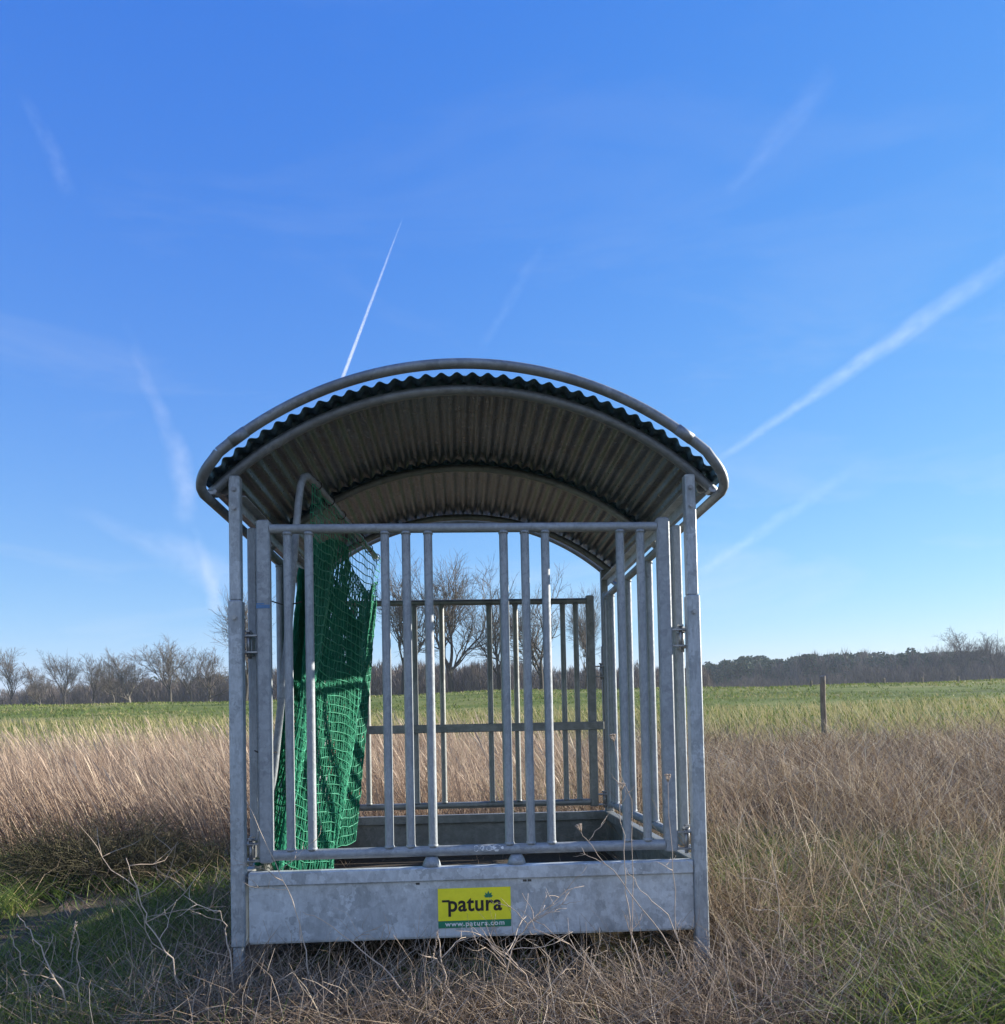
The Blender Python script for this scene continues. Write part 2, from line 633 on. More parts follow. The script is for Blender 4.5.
# feed gates
BARS = (-.757, -.668, -.346, -.256, -.162, .162, .254, .342, .668, .757)
def gate_meshes(mt):
    m = MB()
    hw = .885
    for s in (-1, 1):
        x0 = s * hw if s < 0 else hw - .056
        m.box(x0, x0 + .056, -.02, .02, .500, 1.945, .006)
    m.tube([(-hw + .056, 0, 1.908), (hw - .056, 0, 1.908)], .0205, 14, caps=False)
    m.tube([(-hw + .056, 0, .530), (hw - .056, 0, .530)], .0225, 14, caps=False)
    b = MB()
    b.tube([(0, 0, .548), (0, 0, 1.892)], .0185, 14, caps=False)
    for z in (.553, 1.887):
        b.tube([(0, 0, z - .006), (0, 0, z + .006)], [.0215, .0205], 12)
    return m.mesh('feed_gate', mt), b.mesh('bar', mt)


GM = {}
for nm, loc, rz, sp, mt in (('f', (-.008, .052, 0), 0, 1, M_TUBE), ('b', (0, D - .052, 0), 0, 1, M_BACK),
                            ('l', (-.945, D / 2, 0), PI / 2, 1, M_TUBE), ('r', (.945, D / 2, 0), PI / 2, 1, M_TUBE)):
    if mt.name not in GM:
        GM[mt.name] = gate_meshes(mt)
    gm, bm_ = GM[mt.name]
    gt = link('feed_gate', gm, FEED)
    gt.location = loc
    gt.rotation_euler = (0, 0, rz)
    for x in BARS:
        b = link('bar', bm_, gt)
        b.location = (x, 0, 0)
    # hinges and latches at the gate ends
    for s in (-1, 1):
        for z in (.545, 1.42):
            h = MB()
            xa, xb_ = s * .885, s * .965
            l, r = min(xa, xb_), max(xa, xb_)
            for dz in (-.035, .035):
                h.box(l, r, -.014, .014, z + dz - .004, z + dz + .004, .001)
            h.tube([(s * .925, 0, z - .055), (s * .925, 0, z + .05)], .008, 8)
            h.tube([(s * .925, 0, z + .05), (s * .925, 0, z + .058)], .014, 6, smooth=False)
            h.box(min(s * .94, s * .965), max(s * .94, s * .965), -.025, -.0142, z - .028, z + .028, .002)
            h.build('hinge', M_BOLT, gt)
    if nm == 'f':
        FGATE = gt
for x in (-.17, .19):
    m = MB()
    m.tube([(x, 0, .4665), (x, 0, .487), (x, 0, .507)], [.040, .034, .024], 14)
    m.build('rail_foot', M_TUBE, FGATE)
# blue paint mark on the gate's left upright, droppings on the rail
m = MB()
m.box(-.8855, -.829, -.0215, -.0202, 1.568, 1.583)
m.box(-.8855, -.852, -.0215, -.0202, 1.585, 1.590)
m.build('paint_mark', M_BLUEPAINT, FGATE)
m = MB()
for x, w, l in ((.02, .010, .030), (.045, .008, .022), (.075, .014, .024), (.105, .016, .032), (.09, .012, .015), (.13, .006, .012)):
    n = 10
    ring = []
    top = []
    for i in range(n):
        a = 2 * PI * i / n
        rx = w * (1 + .3 * math.sin(3 * a + x * 90))
        dx, ph = rx * math.cos(a), 1.15 + (l / .0235) * .55 * math.sin(a)
        top.append((x + dx, -.0229 * math.sin(ph), .530 + .0229 * math.cos(ph)))
    b0 = len(m.v)
    m.v += top
    m.f.append(tuple(range(b0, b0 + n)))
    m.sm.append(False)
    m.mi.append(0)
m.build('bird_dropping', M_DROP, FGATE)

# cross bar on the inside of the rear gate
m = MB()
m.box(-.93, .93, D - .095, D - .078, 1.022, 1.078, .003)
m.tube([(.90, D - .10, 1.05), (.90, D - .03, 1.05)], .012, 8)
m.tube([(.93, D - .09, 1.085), (.99, D - .09, 1.10)], .008, 8)
m.build('cross_bar', M_BACK, FEED)

# tube frame that carries the net
NETF = [(-.905, .20, .62), (-.865, .20, .89), (-.80, .195, 1.45), (-.755, .19, 1.95), (-.742, .19, 2.08), (-.736, .20, 2.14), (-.728, .225, 2.185), (-.718, .27, 2.205), (-.70, .40, 2.205), (-.58, 1.90, 2.19)]
m = MB()
m.tube(NETF[:2] + NETF[2:], .0165, 12)
m.build('net_frame', M_TUBE, FEED)
m = MB()
for k in range(7):
    m = MB()
    q = Vector(NETF[-2]).lerp(Vector(NETF[-1]), k / 6)
    ringp = [(q.x + .024 * math.cos(a), q.y + .004 * math.sin(2 * a), q.z + .024 * math.sin(a)) for a in [2 * PI * i / 14 for i in range(15)]]
    m.tube(ringp, .003, 6, caps=False)
    m.build('wire_tie', M_DARKWIRE, FEED)
for tie in ([(-.735, .19, 1.62), (-.80, .17, 1.60), (-.90, .13, 1.63)], [(-.85, .185, .96), (-.90, .15, .95), (-.93, .12, .97)]):
    m = MB()
    m.tube(tie, .003, 6)
    m.build('wire_tie', M_DARKWIRE, FEED)

# name plate
PL = MB()
PL.box(-.154, .152, .0215, .0238, .2405, .376, .001)
plate = PL.build('name_plate', M_YELLOW, FEED)
m = MB()
m.box(-.154, .152, .0215, .0238, .211, .2403, .001)
m.build('name_plate_strip', M_GREENV, plate)


def text_mesh(s, size, extr, bold=0.0, space=1.0):
    cu = bpy.data.curves.new('txt', 'FONT')
    cu.body = s
    cu.size = size
    cu.extrude = extr
    cu.offset = bold
    cu.space_character = space
    cu.align_x = 'CENTER'
    o = bpy.data.objects.new('txt', cu)
    COL.objects.link(o)
    bpy.context.view_layer.update()
    me = bpy.data.meshes.new_from_object(o.evaluated_get(bpy.context.evaluated_depsgraph_get()))
    bpy.data.objects.remove(o)
    return me


tm = text_mesh('patura', .098, .0006, .0022, 1.05)
tm.transform(Matrix.Translation((.0, .0208, .281)) @ Matrix.Rotation(PI / 2, 4, 'X') @ Matrix.Diagonal((.86, .92, 1, 1)))
tm.materials.clear(); tm.materials.append(M_BLACKV)
link('lettering', tm, plate)
m = MB()
m.box(-.137, -.105, .0202, .0214, .319, .328)
m.build('lettering', M_BLACKV, plate)
tm = text_mesh('www.patura.com', .030, .0006, .0005, 1.15)
tm.transform(Matrix.Translation((.0, .0208, .2185)) @ Matrix.Rotation(PI / 2, 4, 'X') @ Matrix.Diagonal((1.05, .95, 1, 1)))
tm.materials.clear(); tm.materials.append(M_WHITEV)
link('web_lettering', tm, plate)
m = MB()
for a, l in ((-1.15, .021), (-.6, .025), (0, .028), (.6, .025), (1.15, .021)):
    c0 = Vector((.058, 0, .334))
    d = Vector((math.sin(a), 0, math.cos(a)))
    s = Vector((d.z, 0, -d.x))
    b0 = len(m.v)
    for yy in (.0202, .0214):
        for p_ in (c0, c0 + d * l * .55 + s * .0055, c0 + d * l, c0 + d * l * .55 - s * .0055):
            m.v.append((p_.x, yy, p_.z))
    m.f += [(b0, b0 + 3, b0 + 2, b0 + 1), (b0 + 4, b0 + 5, b0 + 6, b0 + 7)] + [(b0 + i, b0 + (i + 1) % 4, b0 + 4 + (i + 1) % 4, b0 + 4 + i) for i in range(4)]
    m.sm += [False] * 6
    m.mi += [0] * 6
m.build('leaf_emblem', M_GREENV, plate)

# ------------------------------------------------------------------ hay net (hangs on the frame: a thing of its own)
def net_point(s, t, layer):
    a = Vector((-.708, .32, 2.19)).lerp(Vector((-.555, 1.88, 2.175)), s)
    b = Vector((-.885, .16, .44)).lerp(Vector((-.64, 1.02, .40)), s)
    k = t ** 1.25
    p_ = Vector((a.x + (b.x - a.x) * k, a.y + (b.y - a.y) * (t ** 1.9), a.z + (b.z - a.z) * t))
    env = math.sin(min(1, t * 1.4) * PI / 2)
    p_.z -= .10 * env * math.exp(-((s - .60) / .18) ** 2) + .02 * env * math.sin(s * 21)
    p_.z += .07 * env * max(0, s - .78) / .22
    p_.x += .05 * env * math.sin(s * 11 + 2.0 * t) + .006 * math.sin(s * 31 + 5 * t)
    if layer == 1:
        p_.x -= .02 * (1 - s)
        p_.z += .006
        p_.x += .010 * math.sin(s * 17 + 1)
    if layer == 2:
        p_.x -= .01 + (.035 + .07 * t) * (1 - s)
        p_.x += .012 * math.sin(s * 13 + 2)
    return p_


def cord_grid(pts, r_h, r_v, keep=None):
    """square cords as 3-sided prisms along rows and columns of a point grid (rows, cols, 3)"""
    V, Fq, RN = [], [], []
    base = 0
    nr, nc = pts.shape[:2]

    def add(A, B, r):
        nonlocal base
        d = B - A
        d = d / (np.linalg.norm(d, axis=1, keepdims=True) + 1e-9)
        up = np.where(np.abs(d[:, 2:3]) > .8, np.array([[1., 0, 0]]), np.array([[0, 0, 1.]]))
        n = np.cross(d, up)
        n /= np.linalg.norm(n, axis=1, keepdims=True) + 1e-9
        bb = np.cross(d, n)
        N = len(A)
        for E_ in (A, B):
            for ang in (0, 2 * PI / 3, 4 * PI / 3):
                V.append(E_ + (n * math.cos(ang) + bb * math.sin(ang)) * r)
        idx = base + np.arange(N)
        o = [idx + k * N for k in range(6)]
        for k in range(3):
            Fq.append(np.stack([o[k], o[(k + 1) % 3], o[3 + (k + 1) % 3], o[3 + k]], 1))
        rr = RNG.random(N)
        RN.append(np.tile(rr, 6))
        base += 6 * N
    add(pts[:, :-1].reshape(-1, 3), pts[:, 1:].reshape(-1, 3), r_h)
    add(pts[:-1].reshape(-1, 3), pts[1:].reshape(-1, 3), r_v)
    return np.concatenate(V), np.concatenate(Fq), np.concatenate(RN)


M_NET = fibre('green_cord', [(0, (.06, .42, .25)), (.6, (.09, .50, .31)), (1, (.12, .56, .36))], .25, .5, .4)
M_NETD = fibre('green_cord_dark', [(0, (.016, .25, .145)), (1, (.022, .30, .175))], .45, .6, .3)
NETO = empty('hay_net', FEEDER_M @ Vector((-.66, 1.0, .42)))
tag(NETO, 'green knotted hay net hanging from a bent tube inside the left of the feeder', 'hay net')
inv = NETO.matrix_basis.inverted() @ FEEDER_M
def xf(V):
    Mx = np.array(Matrix.Translation(-NETO.location) @ FEEDER_M)
    return V @ Mx[:3, :3].T + Mx[:3, 3]
jit = lambda a: RNG.normal(0, a, 3)
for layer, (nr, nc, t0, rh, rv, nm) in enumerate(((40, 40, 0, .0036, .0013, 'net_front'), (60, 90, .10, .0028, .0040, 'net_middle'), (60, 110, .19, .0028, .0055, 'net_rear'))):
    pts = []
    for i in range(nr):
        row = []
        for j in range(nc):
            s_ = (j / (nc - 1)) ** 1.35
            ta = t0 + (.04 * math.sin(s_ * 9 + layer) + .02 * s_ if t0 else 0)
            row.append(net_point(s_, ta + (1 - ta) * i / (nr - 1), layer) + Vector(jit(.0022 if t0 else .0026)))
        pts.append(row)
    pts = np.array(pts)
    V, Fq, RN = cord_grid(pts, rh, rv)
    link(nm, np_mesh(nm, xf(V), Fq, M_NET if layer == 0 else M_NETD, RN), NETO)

# ------------------------------------------------------------------ vegetation
def noise2(x, y, seed=0, sc=1.0):
    r = np.random.default_rng(seed)
    v = np.zeros_like(x)
    for k in range(7):
        a, f, ph = r.random() * 2 * PI, sc * (.6 + 2.2 * r.random()), r.random() * 6.28
        v += np.sin((x * math.cos(a) + y * math.sin(a)) * f + ph)
    return v / 7 ** .5 / 1.2


def in_feeder(x, y, m=0.0):
    return (np.abs(x) < 1.0 + m) & (y > -.02 - m) & (y < D + .02 + m)


def sample_view(n, d0, d1, x_lo=None, x_hi=None, power=1.0, margin=1.3):
    n = int(n * 1.16)
    """points over the ground in the camera's view between depths d0 and d1; density falls with depth^power"""
    u = RNG.random(n)
    if abs(power - 2) < 1e-6:
        d = d0 * (d1 / d0) ** u
    else:
        e = 2 - power
        d = (d0 ** e + u * (d1 ** e - d0 ** e)) ** (1 / e)
    hw = PPX / F_PX * margin
    lat = (RNG.random(n) * 2 - 1) * hw * d
    yaw = .0536
    x = CX + lat * math.cos(yaw) + d * math.sin(yaw)
    y = CY - lat * math.sin(yaw) + d * math.cos(yaw)
    k = np.ones(n, bool)
    if x_lo is not None:
        k &= x > x_lo
    if x_hi is not None:
        k &= x < x_hi
    return x[k], y[k], d[k]


def blades(x, y, length, width, lean, bend, nseg, wind=(0, 0), rnd=None, z0=0.0, wig=0.0, plume=0.0):
    n = len(x)
    z = ground_z(x, y) + z0
    ang = RNG.random(n) * 2 * PI
    hx = np.cos(ang) * lean + wind[0]
    hy = np.sin(ang) * lean + wind[1]
    b = bend * (.4 + RNG.random(n))
    wa = RNG.random(n) * PI
    wx, wy = np.cos(wa), np.sin(wa)
    Vs, Ts = [], []
    wob = np.zeros((n, 3))
    for k in range(nseg + 1):
        t = k / nseg
        h = t - .42 * b * t * t
        hz = np.sqrt(hx ** 2 + hy ** 2) + 1e-6
        px = x + length * (hx * t + hx / hz * b * t * t)
        py = y + length * (hy * t + hy / hz * b * t * t)
        pz = z + length * h
        if wig and k:
            wob += RNG.normal(0, 1, (n, 3)) * (wig * length / nseg)[:, None]
            px, py, pz = px + wob[:, 0], py + wob[:, 1], np.maximum(pz + wob[:, 2], z)
        w = width * (1 - t) ** .6 * .5 + width * .06
        if plume:
            w = w + plume * (.5 + x % .37) * math.exp(-((t - .88) / .09) ** 2)
        Vs.append(np.stack([px - wx * w, py - wy * w, pz], 1))
        Vs.append(np.stack([px + wx * w, py + wy * w, pz], 1))
        Ts += [np.full(n, t)] * 2
    idx = np.arange(n)
    Fq = []
    for k in range(nseg):
        a, b_, c, d_ = idx + 2 * k * n, idx + (2 * k + 1) * n, idx + (2 * k + 3) * n, idx + (2 * k + 2) * n
        Fq.append(np.stack([a, b_, c, d_], 1))
    rn = RNG.random(n) if rnd is None else rnd
    return np.concatenate(Vs), np.concatenate(Fq), np.tile(rn, 2 * (nseg + 1)), np.concatenate(Ts)


def join(parts):
    Vs, Fs, Rs, off = [], [], [], 0
    for V, Fq, R_, *_ in parts:
        Vs.append(V)
        Fs.append(Fq + off)
        Rs.append(R_)
        off += len(V)
    return np.concatenate(Vs), np.concatenate(Fs), np.concatenate(Rs)


def stuff(name, parts, mat, label, cat):
    V, Fq, R_ = join(parts)
    o = link(name, np_mesh(name, V, Fq, mat, R_))
    tag(o, label, cat, kind='stuff')
    return o


# tall dry grass: left of the feeder and behind it
parts = []
x, y, d = sample_view(95000, 6.0, 27, None, None, 1.25)
bound = 6.35 + .35 * np.sin(x * 1.7) + .25 * np.sin(x * 4.3 + 1)
wl = 1 - sstep(1.0, 2.8, x)                     # thins out on the right, where weeds take over
k = (d > bound) & ~in_feeder(x, y, .12) & (RNG.random(len(x)) < .04 + .96 * wl) & (RNG.random(len(x)) < 1.0 - .97 * sstep(10, 20, d + 1.5 * noise2(x, y, 62, .5)))
x, y, d = x[k], y[k], d[k]
cl = noise2(x, y, 3, 1.6) + .6 * noise2(x, y, 4, .6)
L = (.44 + .38 * RNG.random(len(x))) * (1 - .30 * sstep(12, 26, d)) * np.clip(1 + .22 * cl, .45, 1.45) * (1 - .25 * sstep(.5, 2.5, x))
wx_ = -.13 + .10 * noise2(x, y, 41, .9) + RNG.normal(0, .05, len(x))
wy_ = -.02 + .08 * noise2(x, y, 42, 1.1)
rn = np.clip(RNG.random(len(x)) * .8 + .1 + .16 * noise2(x, y, 43, 1.3), 0, 1)
parts.append(blades(x, y, L, .0036 + .00062 * d, .15, .18, 4, (wx_, wy_), rnd=rn))
k2 = RNG.random(len(x)) < .16
parts.append(blades(x[k2], y[k2], L[k2] * .9, .0036 + .00062 * d[k2], .75, .8, 5, (0, 0), wig=.12))
x, y, d = sample_view(9000, 6.6, 24, None, 1.5, 1.3)
k = ~in_feeder(x, y, .12) & (RNG.random(len(x)) < .34)
x, y, d = x[k], y[k], d[k]
parts.append(blades(x, y, .58 + .46 * RNG.random(len(x)) ** 2, .0042 + .0005 * d, .10, .22, 9, (-.14, -.02), rnd=.55 + .4 * RNG.random(len(x)), plume=.010))
stuff('dry_tall_grass', parts, M_TALL, 'tall pale dry grass standing left of and behind the feeder', 'dry grass')

# tangled dry weeds on the right
parts = []
x, y, d = sample_view(125000, 3.0, 26, .98, None, 1.3)
patch = noise2(x, y, 5, .9)
far_w = sstep(5.4, 7.0, d + 1.0 * noise2(x, y, 6, .8))
k = ~in_feeder(x, y, .03) & (RNG.random(len(x)) < np.clip(.22 + .28 * patch + .85 * far_w + .55 * (1 - sstep(1.15, 1.7, x)), .04, 1)) & (RNG.random(len(x)) < 1 - .97 * sstep(11, 19.5, d + 1.5 * noise2(x, y, 61, .5)))
x, y, d, patch = x[k], y[k], d[k], patch[k]
cl = noise2(x, y, 8, 1.8) + .6 * noise2(x, y, 9, .7)
L = (.26 + .40 * RNG.random(len(x))) * (.60 + .40 * sstep(4.4, 7, d)) * np.clip(1 + .25 * cl, .45, 1.5)
rn = np.clip(RNG.random(len(x)) ** 1.2 + .14 * noise2(x, y, 44, 1.5), 0, 1)
parts.append(blades(x, y, L, .0030 + .0006 * d, .45, .6, 5, (-.03, 0), wig=.42, rnd=rn))
x, y, d = sample_view(3200, 3.2, 16, 1.05, None, 1.4)
parts.append(blades(x, y, .45 + .40 * RNG.random(len(x)), .0032 + .0004 * d, .16, .30, 8, (-.02, 0), wig=.12, rnd=.2 + .7 * RNG.random(len(x))))
DRY_PARTS = parts

# dead thatch lying on the ground
parts = []
x, y, d = sample_view(60000, 2.45, 10, None, None, 1.5)
k = ~((np.abs(x) < .96) & (y > -.30) & (y < D - .1) & (RNG.random(len(x)) < .93)) & (RNG.random(len(x)) < np.where(x > 1.3, .8, np.where(x < -1.4, .3, 1.))) & ~((np.abs(x + 2.45) < .3) & (y > -1.3) & (y < 1.9) & (RNG.random(len(x)) < .93))
x, y, d = x[k], y[k], d[k]
parts.append(blades(x, y, .08 + .18 * RNG.random(len(x)), .0032 + .0004 * d, 1.0, .5, 4, (0, 0), z0=.01, wig=.30))
stuff('dead_thatch', parts, M_THATCH, 'flattened dead grass stems lying over the ground', 'dead grass')

# short green grass in patches
parts = []
x, y, d = sample_view(150000, 2.45, 14, None, None, 1.4)
patch = noise2(x, y, 21, 1.3) + .5 * noise2(x, y, 22, 3.2)
leftg = (x < -1.2) & (d < 6.4)
rightg = (x > 1.3) & (d < 7.5)
dens = np.clip(.20 + .62 * patch, .015, 1) * (1 - .45 * sstep(7, 10, d)) + .55 * leftg + .26 * rightg
dens = np.where((np.abs(x + 2.42) < .31) & (y > -1.3) & (y < 1.9), dens * .07, dens)
k = (RNG.random(len(x)) < dens) & ~((np.abs(x) < .95) & (y > .25) & (y < D - .2))
x, y, d, patch = x[k], y[k], d[k], patch[k]
rn = np.clip(RNG.normal(.45, .24, len(x)) + .12 * patch, 0, 1)
parts.append(blades(x, y, (1 + .35 * ((x > 1.25) & (d < 7))) * (.08 + .15 * RNG.random(len(x)) * (1 + .3 * patch) * (1 - .5 * ((np.abs(x) < 1.1) & (y > -.7)))), .0035 + .0004 * d, .45, .5, 3, (0, 0), rnd=rn))
stuff('green_grass', parts, M_GREEN, 'short green grass growing in patches around the feeder', 'grass')

# meadow beyond the dry grass
parts = []
x, y, d = sample_view(78000, 14, 84, None, None, 1.35)
pn = noise2(x * .35, y * 1.6, 31, .4) + .5 * noise2(x, y, 33, 1.1)
k = RNG.random(len(x)) < np.clip(.55 + .5 * pn, .1, 1)
x, y, d, pn = x[k], y[k], d[k], pn[k]
rn = np.clip(RNG.normal(.42, .2, len(x)) + .20 * pn + .26 * (1 - sstep(16, 30, d)), 0, 1)
parts.append(blades(x, y, .10 + .16 * RNG.random(len(x)), .010 + .0011 * d, .45, .35, 2, (-.05, 0), rnd=rn))
x, y, d = sample_view(9000, 15, 48, None, None, 1.6)
parts.append(blades(x, y, .35 + .3 * RNG.random(len(x)), .004 + .0006 * d, .2, .2, 3, (-.15, 0), rnd=.9 + .1 * RNG.random(len(x))))
stuff('meadow_grass', parts, M_MEADOW, 'green meadow grass running up to the far bank', 'meadow')


def twig_tubes(paths, r0, r1, rnds):
    """paths (N,K,3) into 3-sided tapered tubes"""
    N, K, _ = paths.shape
    T = np.gradient(paths, axis=1)
    T /= np.linalg.norm(T, axis=2, keepdims=True) + 1e-9
    up = np.where(np.abs(T[:, :, 2:3]) > .85, np.array([1., 0, 0]), np.array([0, 0, 1.]))
    n = np.cross(T, up)
    n /= np.linalg.norm(n, axis=2, keepdims=True) + 1e-9
    b = np.cross(T, n)
    rad = (np.linspace(1, 0, K)[None, :, None] * (r0 - r1)[:, None, None] + r1[:, None, None])
    ring = np.stack([paths + (n * math.cos(a) + b * math.sin(a)) * rad for a in (0, 2 * PI / 3, 4 * PI / 3)], 2)
    V = ring.reshape(-1, 3)
    base = (np.arange(N)[:, None] * K + np.arange(K - 1)[None]) * 3
    Fq = []
    for j in range(3):
        j2 = (j + 1) % 3
        Fq.append(np.stack([base + j, base + j2, base + 3 + j2, base + 3 + j], -1).reshape(-1, 4))
    return V, np.concatenate(Fq), np.repeat(rnds, K * 3)


def twig_paths(x, y, L, K, tilt, droop, wig, z0=0.0):
    n = len(x)
    P = np.zeros((n, K, 3))
    P[:, 0] = np.stack([x, y, ground_z(x, y) + z0], 1)
    az = RNG.random(n) * 2 * PI
    el = PI / 2 - np.abs(RNG.normal(0, tilt, n))
    dirv = np.stack([np.cos(az) * np.cos(el), np.sin(az) * np.cos(el), np.sin(el)], 1)
    step = L / (K - 1)
    for k in range(1, K):
        dirv = dirv + RNG.normal(0, wig, (n, 3)) + np.array([0, 0, -1]) * droop
        dirv /= np.linalg.norm(dirv, axis=1, keepdims=True)
        P[:, k] = P[:, k - 1] + dirv * step[:, None]
        P[:, k, 2] = np.maximum(P[:, k, 2], ground_z(P[:, k, 0], P[:, k, 1]) + .004)
    return P


# curled, criss-crossing stems among the weeds
parts = DRY_PARTS
x, y, d = sample_view(13000, 3.3, 14, 1.05, None, 1.25)
k = RNG.random(len(x)) < np.clip(.45 + .45 * noise2(x, y, 51, 1.2) + .3 * sstep(5, 7, d), .1, 1)
x, y, d = x[k], y[k], d[k]
parts.append(twig_tubes(twig_paths(x, y, .30 + .42 * RNG.random(len(x)), 8, .55, .13, .24), .0011 + .00022 * d, .0006 + .00012 * d, np.clip(RNG.random(len(x)) * 1.1, 0, 1)))
stuff('dry_weeds', parts, M_WEED, 'tangled brown dry weeds right of the feeder', 'dry weeds')

# foreground tangle of dry twigs
parts = []
x, y, d = sample_view(7500, 2.45, 4.1, None, None, 1.2)
k = (y < .12) & (RNG.random(len(x)) < .25 + .75 * (1 - sstep(-.2, .1, y))) & ((np.abs(x) < 1.15) | (d < 3.1) | (RNG.random(len(x)) < .18)) & (RNG.random(len(x)) < np.where(y > -.33, .28, .75))
x, y, d = x[k], y[k], d[k]
L = .12 + .30 * RNG.random(len(x)) ** 1.3
parts.append(twig_tubes(twig_paths(x, y, L, 7, .75, .10, .20), .0009 + .0012 * RNG.random(len(x)), np.full(len(x), .0005), RNG.random(len(x))))
x, y, d = sample_view(1500, 3.0, 5.6, None, None, 1.0)
k = in_feeder(x, y, .25)
x, y = x[k], y[k]
parts.append(twig_tubes(twig_paths(x, y, .1 + .2 * RNG.random(len(x)), 6, .8, .12, .25), np.full(len(x), .0016), np.full(len(x), .0006), RNG.random(len(x)) * .8))
stuff('twig_tangle', parts, M_TWIG, 'tangle of pale dry twigs along the foot of the feeder', 'dry twigs')


# single dry stalks in front of the feeder ----------------------------------
def weed(points, label, rad=.0028, branches=0, umbel=False, spike=False, seed=0, group=None, blen=.16):
    r = random.Random(seed)
    base = Vector(points[0])
    base.z = gz(base.x, base.y) - .01
    root = empty('dry_stalk', base)
    tag(root, label, 'dry stalk', group)
    pts = [Vector((0, 0, 0))] + [Vector(p_) - base for p_ in points[1:]]
    # smooth the polyline with slight irregularity
    fine = []
    for i in range(len(pts) - 1):
        for k in range(4):
            t = k / 4
            q = pts[i].lerp(pts[i + 1], t)
            if i or k:
                q += Vector((r.gauss(0, .004), r.gauss(0, .004), r.gauss(0, .003)))
            fine.append(q)
    fine.append(pts[-1])
    m = MB()
    n = len(fine)
    m.tube(fine, [rad * (1 - .6 * i / (n - 1)) for i in range(n)], 6)
    rr = np.full(len(m.v), .45 + .4 * r.random())
    st = m.build('stem', M_TWIG, root)
    a = st.data.attributes.new('rnd', 'FLOAT', 'POINT')
    a.data.foreach_set('value', rr.astype(np.float32))

    def branch(p0, d, l, rd, lev):
        mm = MB()
        q = [p0]
        dd = d.normalized()
        for k in range(5):
            dd = (dd + Vector((r.gauss(0, .22), r.gauss(0, .22), r.gauss(0, .2)))).normalized()
            q.append(q[-1] + dd * l / 5)
        mm.tube(q, [rd * (1 - .12 * i) for i in range(6)], 5)
        if lev:
            for _ in range(2):
                i = r.randint(2, 4)
                d2 = (dd + Vector((r.gauss(0, .8), r.gauss(0, .8), r.gauss(.2, .5)))).normalized()
                q2 = [q[i]]
                for k in range(4):
                    d2 = (d2 + Vector((r.gauss(0, .2), r.gauss(0, .2), r.gauss(0, .2)))).normalized()
                    q2.append(q2[-1] + d2 * l * .14)
                mm.tube(q2, [rd * .7 * (1 - .15 * i2) for i2 in range(5)], 5)
        ob = mm.build('side_branch', M_TWIG, root)
        a_ = ob.data.attributes.new('rnd', 'FLOAT', 'POINT')
        a_.data.foreach_set('value', np.full(len(mm.v), .4 + .5 * r.random(), np.float32))
    for _ in range(branches):
        i = r.randint(n // 4, n - 2)
        t = (fine[i + 1] - fine[i]).normalized()
        side = Vector((r.choice((-1, 1)) * r.uniform(.5, 1.1), r.gauss(0, .4), r.uniform(-.1, .5)))
        branch(fine[i], t * .5 + side, blen * r.uniform(.5, 1.3), rad * .6, 1)
    mm = None
    tip = fine[-1]
    t = (fine[-1] - fine[-2]).normalized()
    if umbel:
        mm = MB()
        for k in range(14):
            a_ = 2 * PI * k / 14 * 1.62
            sp_ = .35 + .5 * ((k * 7) % 5) / 5
            d0 = (t + Vector((math.cos(a_), math.sin(a_), 0)) * sp_).normalized()
            q1 = tip + d0 * .014
            q2 = q1 + (d0 * .7 + t * .5).normalized() * .014
            mm.tube([tip, q1, q2], [.0011, .001, .0009], 5)
            for j in range(3):
                d3 = (t + Vector((r.gauss(0, .5), r.gauss(0, .5), r.gauss(0, .3)))).normalized()
                mm.tube([q2, q2 + d3 * .006], [.0014, .0011], 5)
    if spike:
        mm = MB()
        for k in range(34):
            f = k / 34
            q0 = tip - t * .10 * (1 - f)
            d3 = (t * .9 + Vector((r.gauss(0, .6), r.gauss(0, .6), 0))).normalized()
            mm.tube([q0, q0 + d3 * .009], [.0022, .0008], 5)
    if mm is not None:
        ob = mm.build('seed_head', M_TWIG, root)
        a_ = ob.data.attributes.new('rnd', 'FLOAT', 'POINT')
        a_.data.foreach_set('value', np.full(len(mm.v), .62, np.float32))
    return root


def W(*uvd):
    return [at(u, v, d) for u, v, d in uvd]


weed(W((316, 1010, 3.0), (306, 950, 3.02), (292, 900, 3.04), (274, 862, 3.05), (246, 800, 3.06)), 'thin pale stalk crossing the left end of the feed box', .0026, 3, seed=1)
weed(W((655, 1020, 2.95), (640, 960, 3.0), (628, 905, 3.02), (624, 850, 3.03), (621, 791, 3.05)), 'upright stalk with a dried umbel before the right end of the box', .0030, 3, umbel=True, seed=2, blen=.12)
weed(W((700, 1000, 2.95), (662, 935, 3.0), (622, 880, 3.03), (590, 845, 3.05), (581, 832, 3.05)), 'leaning stalk whose dried umbel hangs before the lower gate rail', .0026, 2, umbel=True, seed=3, blen=.12)
weed(W((690, 1015, 3.0), (676, 930, 3.05), (671, 850, 3.08), (668, 782, 3.1)), 'stalk whose small umbel stands before the right gate upright', .0022, 1, umbel=True, seed=4, blen=.1)
weed(W((642, 1015, 3.0), (632, 950, 3.0), (634, 880, 3.04), (629, 800, 3.06), (614, 742, 3.08)), 'dark thin stalk rising highest before the right gate bars', .0020, 2, umbel=True, seed=5, blen=.12)
weed(W((190, 1010, 2.9), (172, 960, 2.92), (147, 922, 2.95), (138, 890, 2.97), (126, 858, 3.0)), 'branched grey dead stem left of the feeder, the tallest of the tangle', .0034, 7, seed=6, blen=.24)
weed(W((72, 1020, 2.75), (62, 990, 2.77), (48, 965, 2.8), (30, 930, 2.83), (17, 914, 2.85)), 'curved pale stem leaning left at the lower left', .0036, 2, seed=7, blen=.14)
